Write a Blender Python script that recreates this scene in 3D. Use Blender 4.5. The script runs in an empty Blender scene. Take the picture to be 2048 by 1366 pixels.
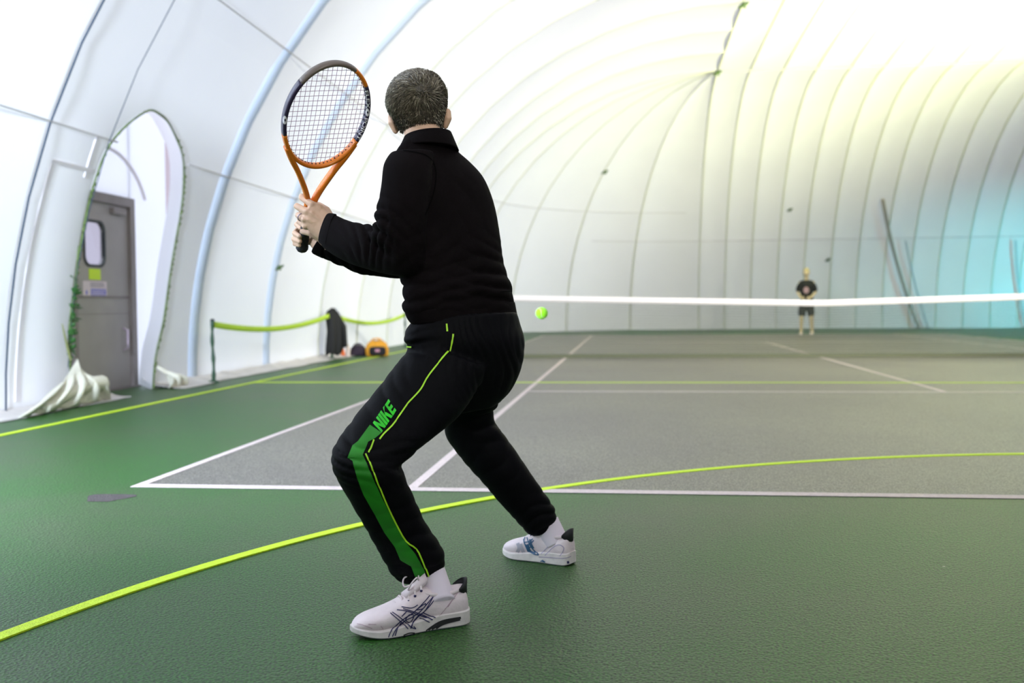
import bpy, bmesh, math, random
import numpy as np
from mathutils import Vector, Matrix, noise
from mathutils.bvhtree import BVHTree
random.seed(7)
scn = bpy.context.scene
COL = scn.collection
PI = math.pi

# ------------------------------------------------------------------ camera
CAM_F = 2013.25                       # focal length in pixels of the 2048 wide frame
YAW, PITCH, ROLL = -0.116008, -0.036278, -0.008409
CAM = np.array([2.4406, -4.6704, 0.8807])
_cy, _sy, _cp, _sp = math.cos(YAW), math.sin(YAW), math.cos(PITCH), math.sin(PITCH)
FW = np.array([_sy*_cp, _cy*_cp, _sp])
_r0 = np.array([_cy, -_sy, 0.0]); _u0 = np.cross(_r0, FW)
RT = _r0*math.cos(ROLL) + _u0*math.sin(ROLL)
UP = -_r0*math.sin(ROLL) + _u0*math.cos(ROLL)
cam_d = bpy.data.cameras.new('camera'); cam = bpy.data.objects.new('camera', cam_d); COL.objects.link(cam)
cam_d.sensor_width = 36.0; cam_d.lens = CAM_F/2048*36.0
cam_d.clip_start = 0.05; cam_d.clip_end = 500
cam.matrix_world = Matrix(((RT[0], UP[0], -FW[0], CAM[0]), (RT[1], UP[1], -FW[1], CAM[1]), (RT[2], UP[2], -FW[2], CAM[2]), (0, 0, 0, 1)))
cam_d.dof.use_dof = True; cam_d.dof.focus_distance = 2.95; cam_d.dof.aperture_fstop = 2.8
scn.camera = cam

# ------------------------------------------------------------------ light
scn.view_settings.view_transform = 'Standard'; scn.view_settings.look = 'None'
scn.view_settings.gamma = 1.0; scn.view_settings.use_curve_mapping = False
scn.view_settings.exposure = 0.65
world = bpy.data.worlds.new('overcast sky'); scn.world = world; world.use_nodes = True
wb = world.node_tree.nodes['Background']; wb.inputs[0].default_value = (0.94, 0.82, 1.0, 1); wb.inputs[1].default_value = 0.42
def add_light(kind, name, loc, target, color, power, **kw):
    d = bpy.data.lights.new(name, kind); d.color = color; d.energy = power
    for k, v in kw.items(): setattr(d, k, v)
    o = bpy.data.objects.new(name, d); COL.objects.link(o); o.location = loc
    o.rotation_euler = (Vector(target)-Vector(loc)).to_track_quat('-Z', 'Y').to_euler()
    return o
add_light('SUN', 'daylight_sun', (-40, -6, 24), (0, 0, 0), (0.74, 0.85, 1.0), 3.3, angle=0.9)
ADDED_LAMPS = [ # floodlights added out of view to tint and brighten the fabric: location, target, colour, watts, beam, label
    ((13.2, 14.0, 2.8), (10.3, 18.0, 7.6), (1.0, 1.0, 0.48), 15000, 1.75, 'added yellow-green lamp on a post beyond the right edge of the court'),
    ((13.0, 5.0, 2.8), (1.2, 16.0, 7.3), (1.0, 0.97, 0.82), 9500, 1.5, 'added warm white lamp on a post right of the near court'),
    ((17.0, 24.0, 1.5), (14.8, 30.0, 0.3), (0.0, 0.76, 0.92), 1300, 1.8, 'added cyan lamp on a short post by the far right corner'),
    ((-0.9, -3.6, 2.4), (-2.0, 5.0, 2.9), (0.68, 0.80, 1.0), 3600, 2.45, 'added cool white lamp on a post left of the photographer'),
    ((5.5, -9.0, 3.0), (4.0, -2.5, 7.0), (1.0, 0.97, 0.90), 2300, 2.0, 'added neutral lamp on a post behind the photographer'),
]

# ------------------------------------------------------------------ helpers
def P(u, v, dep):                     # point seen at photo pixel (u, v), dep metres in front of the lens
    return CAM + dep*(RT*(u-1024)/CAM_F - UP*(v-683)/CAM_F + FW)
def ray(u, v):
    d = RT*(u-1024)/CAM_F - UP*(v-683)/CAM_F + FW
    return d/np.linalg.norm(d)
def G(u, v, z=0.0):                   # ground point under pixel
    d = ray(u, v); return CAM + d*(z-CAM[2])/d[2]
def V3(a): return Vector((float(a[0]), float(a[1]), float(a[2])))

MATS = {}
def mat(name, color, rough=0.6, spec=0.5, var=0.0, scale=8.0, bump=0.0, bscale=40.0, metal=0.0, sheen=0.0):
    if name in MATS: return MATS[name]
    m = bpy.data.materials.new(name); m.use_nodes = True; nt = m.node_tree; N = nt.nodes; L = nt.links
    b = N['Principled BSDF']; b.inputs['Base Color'].default_value = (*color, 1)
    b.inputs['Roughness'].default_value = rough; b.inputs['Metallic'].default_value = metal
    b.inputs['Specular IOR Level'].default_value = spec
    if sheen: b.inputs['Sheen Weight'].default_value = sheen
    if var or bump:
        tc = N.new('ShaderNodeTexCoord')
    if var:
        n = N.new('ShaderNodeTexNoise'); n.inputs['Scale'].default_value = scale; n.inputs['Detail'].default_value = 5
        L.new(tc.outputs['Object'], n.inputs['Vector'])
        r = N.new('ShaderNodeValToRGB'); L.new(n.outputs['Fac'], r.inputs[0])
        r.color_ramp.elements[0].position = 0.3; r.color_ramp.elements[1].position = 0.7
        r.color_ramp.elements[0].color = (*[c*(1-var) for c in color], 1)
        r.color_ramp.elements[1].color = (*[min(1, c*(1+var)) for c in color], 1)
        L.new(r.outputs[0], b.inputs['Base Color'])
    if bump:
        n2 = N.new('ShaderNodeTexNoise'); n2.inputs['Scale'].default_value = bscale; n2.inputs['Detail'].default_value = 3
        L.new(tc.outputs['Object'], n2.inputs['Vector'])
        bp = N.new('ShaderNodeBump'); bp.inputs['Strength'].default_value = bump; bp.inputs['Distance'].default_value = 0.01
        L.new(n2.outputs['Fac'], bp.inputs['Height']); L.new(bp.outputs[0], b.inputs['Normal'])
    MATS[name] = m; return m

def fabric_mat(name, color, trans, tcolor=None):
    m = bpy.data.materials.new(name); m.use_nodes = True; nt = m.node_tree; N = nt.nodes; L = nt.links
    N.remove(N['Principled BSDF'])
    tc = N.new('ShaderNodeTexCoord'); n = N.new('ShaderNodeTexNoise'); n.inputs['Scale'].default_value = 0.6; n.inputs['Detail'].default_value = 4
    L.new(tc.outputs['Object'], n.inputs['Vector'])
    r = N.new('ShaderNodeValToRGB'); L.new(n.outputs['Fac'], r.inputs[0])
    r.color_ramp.elements[0].position = 0.35; r.color_ramp.elements[1].position = 0.65
    r.color_ramp.elements[0].color = (*[c*0.95 for c in color], 1); r.color_ramp.elements[1].color = (*color, 1)
    d = N.new('ShaderNodeBsdfDiffuse'); L.new(r.outputs[0], d.inputs['Color'])
    t = N.new('ShaderNodeBsdfTranslucent'); t.inputs['Color'].default_value = (*(tcolor or color), 1)
    x = N.new('ShaderNodeMixShader'); x.inputs[0].default_value = trans
    L.new(d.outputs[0], x.inputs[1]); L.new(t.outputs[0], x.inputs[2])
    L.new(x.outputs[0], N['Material Output'].inputs['Surface'])
    MATS[name] = m; return m

def tag(o, label=None, cat=None, group=None, kind=None):
    if label: o['label'] = label
    if cat: o['category'] = cat
    if group: o['group'] = group
    if kind: o['kind'] = kind
    return o
def empty(name, loc):
    o = bpy.data.objects.new(name, None); COL.objects.link(o); o.location = V3(loc); o.empty_display_size = 0.1
    return o
def wloc(o):
    t = Vector((0, 0, 0))
    while o is not None: t += o.location; o = o.parent
    return t
def mk(name, V, F, m, parent=None, smooth=False, origin=None):
    V = np.asarray(V, float).reshape(-1, 3)
    base = np.array(wloc(parent)) if parent is not None else np.zeros(3)
    off = np.asarray(origin, float) if origin is not None else base
    me = bpy.data.meshes.new(name)
    me.from_pydata((V-off).tolist(), [], [tuple(int(i) for i in f) for f in F]); me.update()
    if smooth: me.polygons.foreach_set('use_smooth', [True]*len(me.polygons))
    if isinstance(m, (list, tuple)):
        for x in m: me.materials.append(x)
    else: me.materials.append(m)
    o = bpy.data.objects.new(name, me); COL.objects.link(o); o.parent = parent
    o.location = V3(off-base)
    return o
class MB:
    def __init__(s): s.V = []; s.F = []; s.n = 0
    def add(s, V, F):
        V = np.asarray(V, float).reshape(-1, 3)
        s.V.append(V); s.F += [tuple(int(i)+s.n for i in f) for f in F]; s.n += len(V); return s
    def verts(s): return np.concatenate(s.V)
    def build(s, name, m, parent=None, smooth=False, origin=None): return mk(name, s.verts(), s.F, m, parent, smooth, origin)
def box(x0, x1, y0, y1, z0, z1):
    V = [(x, y, z) for x in (x0, x1) for y in (y0, y1) for z in (z0, z1)]
    return V, [(0, 1, 3, 2), (4, 6, 7, 5), (0, 4, 5, 1), (2, 3, 7, 6), (0, 2, 6, 4), (1, 5, 7, 3)]
def loft(rings, cap=True, closed=False):
    rings = [np.asarray(r, float) for r in rings]; n = len(rings[0]); F = []
    m = len(rings)
    for i in range(m if closed else m-1):
        a, b = i*n, ((i+1) % m)*n
        for j in range(n): F.append((a+j, a+(j+1) % n, b+(j+1) % n, b+j))
    V = np.concatenate(rings)
    if cap and not closed:
        F.append(tuple(range(n-1, -1, -1))); F.append(tuple(range((m-1)*n, m*n)))
    return V, F
def tube(pts, rad, n=10, round_ends=True):
    pts = [np.asarray(p, float) for p in pts]
    if np.isscalar(rad): rad = [rad]*len(pts)
    rad = list(rad)
    if round_ends:
        d0 = pts[0]-pts[1]; d0 = d0/np.linalg.norm(d0); d1 = pts[-1]-pts[-2]; d1 = d1/np.linalg.norm(d1)
        pre = [(pts[0]+d0*rad[0]*math.sin(a), rad[0]*math.cos(a)) for a in (1.35, 0.95, 0.5)]
        post = [(pts[-1]+d1*rad[-1]*math.sin(a), rad[-1]*math.cos(a)) for a in (0.5, 0.95, 1.35)]
        pts = [q[0] for q in pre]+pts+[q[0] for q in post]; rad = [q[1] for q in pre]+rad+[q[1] for q in post]
    rings = []; ref = None
    for i, p in enumerate(pts):
        t = pts[min(i+1, len(pts)-1)]-pts[max(i-1, 0)]; t = t/np.linalg.norm(t)
        if ref is None:
            ref = np.cross(t, (0.13, 0.21, 0.97));
            if np.linalg.norm(ref) < 1e-3: ref = np.cross(t, (1, 0, 0))
        a = ref-t*(ref@t); a = a/np.linalg.norm(a); ref = a; b = np.cross(t, a)
        rings.append([p+rad[i]*(a*math.cos(2*PI*k/n)+b*math.sin(2*PI*k/n)) for k in range(n)])
    return loft(rings)
def smooth_path(pts, k=6):            # Catmull-Rom
    pts = [np.asarray(p, float) for p in pts]; out = []
    for i in range(len(pts)-1):
        p0 = pts[max(i-1, 0)]; p1 = pts[i]; p2 = pts[i+1]; p3 = pts[min(i+2, len(pts)-1)]
        for j in range(k):
            t = j/k
            out.append(0.5*((2*p1)+(p2-p0)*t+(2*p0-5*p1+4*p2-p3)*t*t+(3*p1-p0-3*p2+p3)*t**3))
    out.append(pts[-1]); return out
def ell(center, axes, n1=16, n2=12):  # ellipsoid from three axis vectors
    c = np.asarray(center, float); A = [np.asarray(a, float) for a in axes]
    rings = [[c+A[0]*math.sin(th)*math.cos(2*PI*k/n1)+A[1]*math.sin(th)*math.sin(2*PI*k/n1)+A[2]*math.cos(th) for k in range(n1)]
             for th in [0.12+(PI-0.24)*i/(n2-1) for i in range(n2)]]
    return loft(rings)
def remesh(mb, voxel, smooth=4, factor=0.5):
    me = bpy.data.meshes.new('tmp'); me.from_pydata(mb.verts().tolist(), [], mb.F); me.update()
    o = bpy.data.objects.new('tmp', me); COL.objects.link(o)
    md = o.modifiers.new('r', 'REMESH'); md.mode = 'VOXEL'; md.voxel_size = voxel; md.adaptivity = 0.0
    if smooth:
        s = o.modifiers.new('s', 'SMOOTH'); s.factor = factor; s.iterations = smooth
    dg = bpy.context.evaluated_depsgraph_get(); dg.update()
    m2 = bpy.data.meshes.new_from_object(o.evaluated_get(dg))
    V = np.empty(len(m2.vertices)*3); m2.vertices.foreach_get('co', V); V = V.reshape(-1, 3)
    F = [tuple(p.vertices) for p in m2.polygons]
    Nn = np.empty(len(m2.vertices)*3); m2.vertices.foreach_get('normal', Nn); Nn = Nn.reshape(-1, 3)
    bpy.data.objects.remove(o); bpy.data.meshes.remove(me); bpy.data.meshes.remove(m2)
    return V, F, Nn
def wrinkle(V, N, folds, grain=0.0, gs=14.0):
    D = np.zeros(len(V))
    nz = np.array([noise.noise(Vector(v)*7.0) for v in V]); nz2 = np.array([noise.noise(Vector(v)*16.0+Vector((5, 3, 1))) for v in V])
    for c, ax, rad, amp, lam in folds:
        c = np.asarray(c); ax = np.asarray(ax, float); ax = ax/np.linalg.norm(ax)
        q = V-c; w = np.exp(-(q*q).sum(1)/(rad*rad)); s = (q@ax)+nz*0.045
        D += amp*w*(np.abs(np.sin(PI*s/lam))**0.7-0.55)
    D += grain*(nz*0.6+nz2*0.4)
    return V+N*D[:, None]
def bvh_of(V, F): return BVHTree.FromPolygons([Vector(v) for v in V], [tuple(f) for f in F])
def cast(bvh, u, v):
    h = bvh.ray_cast(V3(CAM), V3(ray(u, v)))
    return h
def decal(name, bvh, px, F, m, parent, off=0.0015, smooth=True, thick=0.0):   # flat print draped on a built surface
    W = []; ok = []
    for (u, v) in px:
        h = cast(bvh, u, v)
        if h[0] is None: W.append(None)
        else:
            n = h[1] if h[1].dot(V3(ray(u, v))) < 0 else -h[1]
            W.append(np.array(h[0]+n*off))
    F2 = [f for f in F if all(W[i] is not None for i in f)]
    def okf(f):
        pts = [W[i] for i in f]
        return max(np.linalg.norm(a-b) for a in pts for b in pts) < 0.06
    F2 = [f for f in F2 if okf(f)]
    W = [w if w is not None else np.zeros(3) for w in W]
    used = sorted({i for f in F2 for i in f}); mp = {i: k for k, i in enumerate(used)}
    if not used: return None
    return mk(name, [W[i] for i in used], [tuple(mp[i] for i in f) for f in F2], m, parent, smooth)
def resample(pl, step):
    pl = [np.asarray(p, float) for p in pl]; out = [pl[0]]
    for a, b in zip(pl[:-1], pl[1:]):
        k = max(1, int(np.linalg.norm(b-a)/step))
        out += [a+(b-a)*j/k for j in range(1, k+1)]
    return out
def ribbon_px(pl, w, step=3.0, across=2):
    pl = resample(pl, step); V = []; F = []
    for i, p in enumerate(pl):
        t = pl[min(i+1, len(pl)-1)]-pl[max(i-1, 0)]; t = t/(np.linalg.norm(t)+1e-9); n = np.array([-t[1], t[0]])
        for k in range(across+1): V.append(p+n*w*(k/across-0.5))
    m = across+1
    for i in range(len(pl)-1):
        for k in range(across): F.append((i*m+k, i*m+k+1, (i+1)*m+k+1, (i+1)*m+k))
    return V, F
def strip_px(L, R, rows=60, across=6):
    def res(pl, n):
        pl = np.asarray(pl, float); d = np.r_[0, np.cumsum(np.hypot(*np.diff(pl, axis=0).T))]; t = np.linspace(0, d[-1], n)
        return np.c_[np.interp(t, d, pl[:, 0]), np.interp(t, d, pl[:, 1])]
    A = res(L, rows); B = res(R, rows); V = []; F = []
    for i in range(rows):
        for k in range(across+1): V.append(A[i]+(B[i]-A[i])*k/across)
    m = across+1
    for i in range(rows-1):
        for k in range(across): F.append((i*m+k, i*m+k+1, (i+1)*m+k+1, (i+1)*m+k))
    return V, F

# ------------------------------------------------------------------ materials of the setting
def floor_mat(name, c_dark, c_mid, c_light, rough):
    m = bpy.data.materials.new(name); m.use_nodes = True; nt = m.node_tree; N = nt.nodes; L = nt.links
    b = N['Principled BSDF']; b.inputs['Roughness'].default_value = rough; b.inputs['Specular IOR Level'].default_value = 0.36
    tc = N.new('ShaderNodeTexCoord')
    n1 = N.new('ShaderNodeTexNoise'); n1.inputs['Scale'].default_value = 0.55; n1.inputs['Detail'].default_value = 6; n1.inputs['Roughness'].default_value = 0.6
    n2 = N.new('ShaderNodeTexNoise'); n2.inputs['Scale'].default_value = 150; n2.inputs['Detail'].default_value = 4
    n3 = N.new('ShaderNodeTexVoronoi'); n3.inputs['Scale'].default_value = 95
    for n in (n1, n2, n3): L.new(tc.outputs['Object'], n.inputs['Vector'])
    r = N.new('ShaderNodeValToRGB'); e = r.color_ramp.elements; e[0].position = 0.30; e[0].color = (*c_dark, 1); e[1].position = 0.72; e[1].color = (*c_light, 1)
    k = e.new(0.5); k.color = (*c_mid, 1); L.new(n1.outputs['Fac'], r.inputs[0])
    r2 = N.new('ShaderNodeValToRGB'); r2.color_ramp.elements[0].position = 0.41; r2.color_ramp.elements[1].position = 0.60
    r2.color_ramp.elements[0].color = (0.22, 0.22, 0.22, 1); r2.color_ramp.elements[1].color = (1.85, 1.85, 1.85, 1); L.new(n2.outputs['Fac'], r2.inputs[0])
    mx = N.new('ShaderNodeMix'); mx.data_type = 'RGBA'; mx.blend_type = 'MULTIPLY'; mx.inputs['Factor'].default_value = 1.0
    L.new(r.outputs[0], mx.inputs['A']); L.new(r2.outputs[0], mx.inputs['B']); vs = N.new('ShaderNodeTexVoronoi'); vs.inputs['Scale'].default_value = 2.6; L.new(tc.outputs['Object'], vs.inputs['Vector'])
    lt = N.new('ShaderNodeMath'); lt.operation = 'LESS_THAN'; lt.inputs[1].default_value = 0.018; L.new(vs.outputs['Distance'], lt.inputs[0])
    mc = N.new('ShaderNodeMix'); mc.data_type = 'RGBA'; mc.inputs['B'].default_value = (0.40, 0.42, 0.36, 1)
    L.new(lt.outputs[0], mc.inputs['Factor']); L.new(mx.outputs['Result'], mc.inputs['A']); L.new(mc.outputs['Result'], b.inputs['Base Color'])
    ad = N.new('ShaderNodeMath'); ad.operation = 'ADD'; L.new(n2.outputs['Fac'], ad.inputs[0]); L.new(n3.outputs['Distance'], ad.inputs[1])
    bp = N.new('ShaderNodeBump'); bp.inputs['Strength'].default_value = 0.6; bp.inputs['Distance'].default_value = 0.004
    L.new(ad.outputs[0], bp.inputs['Height']); L.new(bp.outputs[0], b.inputs['Normal'])
    MATS[name] = m; return m
M_GREEN = floor_mat('green porous asphalt', (0.007, 0.090, 0.002), (0.017, 0.082, 0.008), (0.046, 0.078, 0.028), 0.42)
M_GREY = floor_mat('grey porous asphalt', (0.118, 0.107, 0.095), (0.142, 0.133, 0.108), (0.166, 0.158, 0.120), 0.38)
M_WLINE = mat('worn white line paint', (0.60, 0.50, 0.48), 0.6, var=0.12, scale=60, bump=0.5, bscale=160)
M_YLINE = mat('yellow line paint', (0.56, 0.78, 0.004), 0.55, var=0.12, scale=90, bump=0.5, bscale=160)
M_FAB = fabric_mat('white dome fabric', (0.80, 0.80, 0.80), 0.30)
M_SEAM = fabric_mat('welded seam fabric', (0.72, 0.73, 0.66), 0.26)
M_BAND = fabric_mat('pale blue webbing', (0.72, 0.79, 0.89), 0.32)
M_VEST = fabric_mat('thin vestibule fabric', (0.90, 0.90, 0.92), 0.75)
M_CABLE = mat('grey green cable', (0.58, 0.56, 0.56), 0.6)
M_KNOT = mat('dark green cable clamp', (0.05, 0.10, 0.02), 0.5)
M_FLAP = mat('dirty white tarpaulin', (0.62, 0.58, 0.55), 0.6, var=0.15, scale=5, bump=0.3, bscale=6)
M_OUT = mat('outside ground', (0.10, 0.10, 0.09), 0.9, var=0.2)

# ------------------------------------------------------------------ floor and lines
X0, Y1, XR, YN = -2.72, 30.0, 32.0, -14.0      # dome foot: left, back, right, behind the camera
CR, CH = 7.5, 7.0                               # corner radius and shoulder height
floor = mk('floor', *box(X0-0.6, XR+0.6, YN-0.6, Y1+0.6, -0.12, 0.0), M_GREEN); tag(floor, kind='structure')
tag(mk('ground_outside', *box(-90, 120, -100, 130, -0.4, -0.13), M_OUT), kind='structure')
mk('playing_area', *box(0.0, 10.97, 0.0, 23.77, 0.0002, 0.002), M_GREY, floor)['label'] = 'grey painted playing area inside the white lines'
def line(name, x0, x1, y0, y1, m=M_WLINE, z=0.004): return mk(name, *box(x0, x1, y0, y1, 0.0005, z), m, floor)
LW = 0.05
line('baseline', 0, 10.97, 0, 0.08); line('baseline', 0, 10.97, 23.69, 23.77)
for x in (0.0, 10.97-LW): line('doubles_sideline', x, x+LW, 0.08, 23.69)
for x in (1.372, 9.60-LW): line('singles_sideline', x, x+LW, 0.08, 23.69)
line('service_line', 1.422, 9.55, 5.46, 5.51); line('service_line', 1.422, 9.55, 18.26, 18.31)
line('centre_service_line', 5.46, 5.51, 5.51, 18.26)
line('centre_mark', 5.46, 5.51, 0.08, 0.18)
line('yellow_sideline', -1.95, -1.89, -9.0, 24.0, M_YLINE, 0.0050)
line('yellow_cross_line', -1.89, 12.0, 6.62, 6.68, M_YLINE, 0.0052)
def arc_line(cx, cy, r0, r1, a0, a1, n, m, z):
    V = []; F = []
    for i in range(n+1):
        a = a0+(a1-a0)*i/n
        for rr, zz in ((r0, 0.0006), (r1, 0.0006), (r1, z), (r0, z)): V.append((cx+rr*math.cos(a), cy+rr*math.sin(a), zz))
    for i in range(n):
        for k in range(4): F.append((i*4+k, i*4+(k+1) % 4, (i+1)*4+(k+1) % 4, (i+1)*4+k))
    return mk('yellow_arc', V, F, m, floor)
arc_line(5.298, -3.25, 4.637, 4.687, PI*0.08, PI*1.02, 120, M_YLINE, 0.0056)
# a dark damp patch on the asphalt left of the court corner
pv = [(-0.02+0.10*math.cos(a)*(1+0.3*math.sin(3*a)), -0.10+0.12*math.sin(a)*(1+0.25*math.cos(2*a)), 0.0012) for a in np.linspace(0, 2*PI, 20, endpoint=False)]
c0 = G(215, 996); pv = [(c0[0]+q[0]+0.02, c0[1]+q[1]+0.1, 0.0012) for q in pv]
mk('bare_patch', pv, [tuple(range(20))], mat('bare brownish asphalt', (0.055, 0.045, 0.044), 0.8, var=0.3, scale=30, bump=0.6, bscale=120), floor)

# ------------------------------------------------------------------ inflated dome
def prof(phi): return CR*(1-math.cos(phi)), CH*math.sin(phi)
def dome_pt(bx, by, nx, ny, phi, out=0.0):
    d, z = prof(phi); a = math.cos(phi)/CR; b = math.sin(phi)/CH; l = math.hypot(a, b)
    nd, nz = -a/l, b/l
    return (bx+nx*(d+nd*out), by+ny*(d+nd*out), z+nz*out)
def phi_of_z(z): return math.asin(min(1, z/CH))
PH = [0, 0.05, 0.11, 0.18, 0.26, 0.35, 0.45, 0.56, 0.68, 0.80, 0.93, 1.06, 1.19, 1.32, 1.45, PI/2]
def foot(s):                          # s = ('L', y) side, ('E', x) end, ('C', k, angle) corner; returns foot point and inward normal
    if s[0] == 'L': return X0, s[1], 1, 0
    if s[0] == 'R': return XR, s[1], -1, 0
    if s[0] == 'B': return s[1], Y1, 0, -1
    if s[0] == 'N': return s[1], YN, 0, 1
    cx = (X0+CR) if s[1] in 'ab' else (XR-CR); cy = (Y1-CR) if s[1] in 'ac' else (YN+CR)
    return cx+CR*math.cos(s[2]), cy+CR*math.sin(s[2]), -math.cos(s[2]), -math.sin(s[2])
def panel(a, b, parent, amp, n=8, e0=0.0, e1=0.0):
    mb = []; F = []
    for t in np.linspace(0, 1, n+1):
        t = min(max(t, e0), 1-e1)
        s = (a[0],)+((a[1]+(b[1]-a[1])*t,) if a[0] != 'C' else (a[1], a[2]+(b[2]-a[2])*t))
        fx = foot(s)
        for ph in PH:
            fade = min(1, ph/0.2)*(math.cos(ph)**0.5 if a[0] == 'C' else 1.0) if ph < PI/2-1e-6 or a[0] != 'C' else 0.0
            if ph >= PI/2-1e-6: fade *= 0.0 if a[0] == 'C' else 0.3
            mb.append(dome_pt(*fx, ph, amp*(1-(2*t-1)**2)*fade))
    m = len(PH)
    for i in range(n):
        for j in range(m-1): F.append((i*m+j, i*m+j+1, (i+1)*m+j+1, (i+1)*m+j))
    return mk('fabric_panel', mb, F, M_FAB, parent, True)
def seam(s, w, parent, m=M_SEAM, name='seam_strip', phis=PH, inn=0.02):
    V = []; F = []
    bx, by, nx, ny = foot(s); tx, ty = -ny, nx
    for ph in phis:
        ww = w*(1.0 if s[0] != 'C' else max(0.15, math.cos(ph)))
        for k, dz in ((-1, 0.0), (0, -inn), (1, 0.0)):
            q = dome_pt(bx+tx*ww*k/2, by+ty*ww*k/2, nx, ny, ph, dz-0.006); V.append(q)
        for k in (1, -1):
            V.append(dome_pt(bx+tx*ww*k/2, by+ty*ww*k/2, nx, ny, ph, 0.012))
    for i in range(len(phis)-1):
        for k in range(5): F.append((i*5+k, i*5+(k+1) % 5, (i+1)*5+(k+1) % 5, (i+1)*5+k))
    return mk(name, V, F, m, parent, True)
wl = empty('wall_left', (X0, 6, 0)); wbk = empty('wall_back', (10, Y1, 0)); wr = empty('wall_right', (XR, 6, 0)); wf = empty('wall_front', (10, YN, 0)); ceil = empty('ceiling', (14, 8, CH))
for o in (wl, wbk, wr, wf, ceil): tag(o, kind='structure')
RIBS = [-6.5, -4.1, -1.7, 0.7, 3.1, 6.75, 9.2, 11.6, 14.0, 16.4, 18.5, 20.5, 22.5]
for i, (a, b) in enumerate(zip(RIBS[:-1], RIBS[1:])):
    g = lambda y: 0.11/(b-a) if y in (6.75, 9.2) else (0.0 if y in (3.1, -6.5) else 0.03/(b-a))
    if (a, b) != (3.1, 6.75): panel(('L', a), ('L', b), wl, 0.10, 8, g(a), g(b))
    panel(('R', a), ('R', b), wr, 0.10)
for y in RIBS[1:]:
    if y in (6.75, 9.2): seam(('L', y), 0.24, wl, M_BAND, 'webbing_band', inn=0.012)
    elif y == 3.1: pass
    else: seam(('L', y), 0.07, wl)
    seam(('R', y), 0.12, wr)
XS = list(np.linspace(X0+CR, XR-CR, 24))
for a, b in zip(XS[:-1], XS[1:]):
    panel(('B', a), ('B', b), wbk, 0.045, 6, 0.02, 0.02); panel(('N', a), ('N', b), wf, 0.045, 4)
for x in XS: seam(('B', x), 0.05, wbk, inn=0.008)
for cn, a0, par in (('a', PI/2, wbk), ('b', PI, wf), ('c', 0.0, wbk), ('d', 1.5*PI, wf)):
    for k in range(5):
        panel(('C', cn, a0+PI/2*k/5), ('C', cn, a0+PI/2*(k+1)/5), par, 0.10)
        if cn in 'ac' and k: seam(('C', cn, a0+PI/2*k/5), 0.07, par)
def roof_z(x, y):
    e = math.sin(PI*(x-X0-CR)/(XR-X0-2*CR))
    return CH+0.7*max(0, e)*(1-math.exp(-(Y1-CR-y)/4))*(1-math.exp(-(y-YN-CR)/4))
RY = list(np.linspace(YN+CR, Y1-CR, 25))
for i, (a, b) in enumerate(zip(XS[:-1], XS[1:])):
    V = []; F = []
    for t in np.linspace(0, 1, 7):
        x = a+(b-a)*t
        for y in RY: V.append((x, y, roof_z(x, y)+0.04*(1-(2*t-1)**2)*(1 if RY[0]+.1 < y < RY[-1]-.1 else 0.3)))
    m = len(RY)
    for k in range(6):
        for j in range(m-1): F.append((k*m+j, k*m+j+1, (k+1)*m+j+1, (k+1)*m+j))
    mk('fabric_panel', V, F, M_FAB, ceil, True)
for x in XS:
    V = []; F = []
    for y in RY:
        z = roof_z(x, y)
        V += [(x-0.025, y, z-0.004), (x, y, z-0.012), (x+0.025, y, z-0.004), (x+0.025, y, z+0.01), (x-0.025, y, z+0.01)]
    for i in range(len(RY)-1):
        for k in range(5): F.append((i*5+k, i*5+(k+1) % 5, (i+1)*5+(k+1) % 5, (i+1)*5+k))
    mk('seam_strip', V, F, M_SEAM, ceil, True)
# steel cables of the net that holds the dome down, seen along the inside
def cable(name, pts, r, parent, m=M_CABLE): return mk(name, *tube(pts, r, 6), m, parent, True)
for y in (22.5, 16.4, 11.6):
    cable('cross_cable', [(x, y, roof_z(x, y)-0.04) for x in XS], 0.012, ceil)
def hoop_path(z, out=-0.03):
    ph = phi_of_z(z); pts = []
    for y in np.linspace(-6.5, 22.5, 40): pts.append(dome_pt(*foot(('L', y)), ph, out))
    for k in range(1, 20): pts.append(dome_pt(*foot(('C', 'a', PI-PI/2*k/20)), ph, out))
    for x in np.linspace(X0+CR, XR-CR, 30): pts.append(dome_pt(*foot(('B', x)), ph, out))
    return pts
hp = hoop_path(2.42)[:40]; ar_ = lambda y: dome_pt(*foot(('L', y)), phi_of_z(2.42), -0.03)
cable('long_cable', [q for q in hp if q[1] < 4.15]+[ar_(4.17)], 0.009, wl); cable('long_cable', [ar_(5.68)]+[q for q in hp if q[1] > 5.75], 0.009, wl)
hp = hoop_path(3.85); cable('long_cable', hp[:59], 0.009, wl)
hp = hoop_path(2.95); cable('wall_cable', hp[52:], 0.010, wbk)
cable('rib_cable', [dome_pt(*foot(('L', 3.1)), ph, -0.03) for ph in PH], 0.008, wl, mat('blue grey rope', (0.035, 0.055, 0.085), 0.7, spec=0.2))
cable('rib_cable', [dome_pt(*foot(('L', 4.0)), ph, -0.05) for ph in PH[1:]], 0.004, wl, mat('blue grey rope', (0.035, 0.055, 0.085)))
def knot(c, s, parent=None):
    mb = MB()
    c = np.asarray(c, float)
    mb.add(*tube([c+np.array((-s, -s*0.2, -s*0.5)), c, c+np.array((s, s*0.2, s*0.6))], [s*0.35, s*0.55, s*0.3], 8))
    mb.add(*tube([c+np.array((s*0.3, 0, -s*0.6)), c+np.array((-s*0.2, 0, s*0.5))], [s*0.25, s*0.3], 7))
    return mb.build('cable_clamp', M_KNOT, parent, True)
cc = (X0+CR, Y1-CR)
knot((cc[0], cc[1]-0.05, CH-0.08), 0.09, wbk)
knot((cc[0], 16.4, roof_z(cc[0], 16.4)-0.08), 0.09, ceil)
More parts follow.
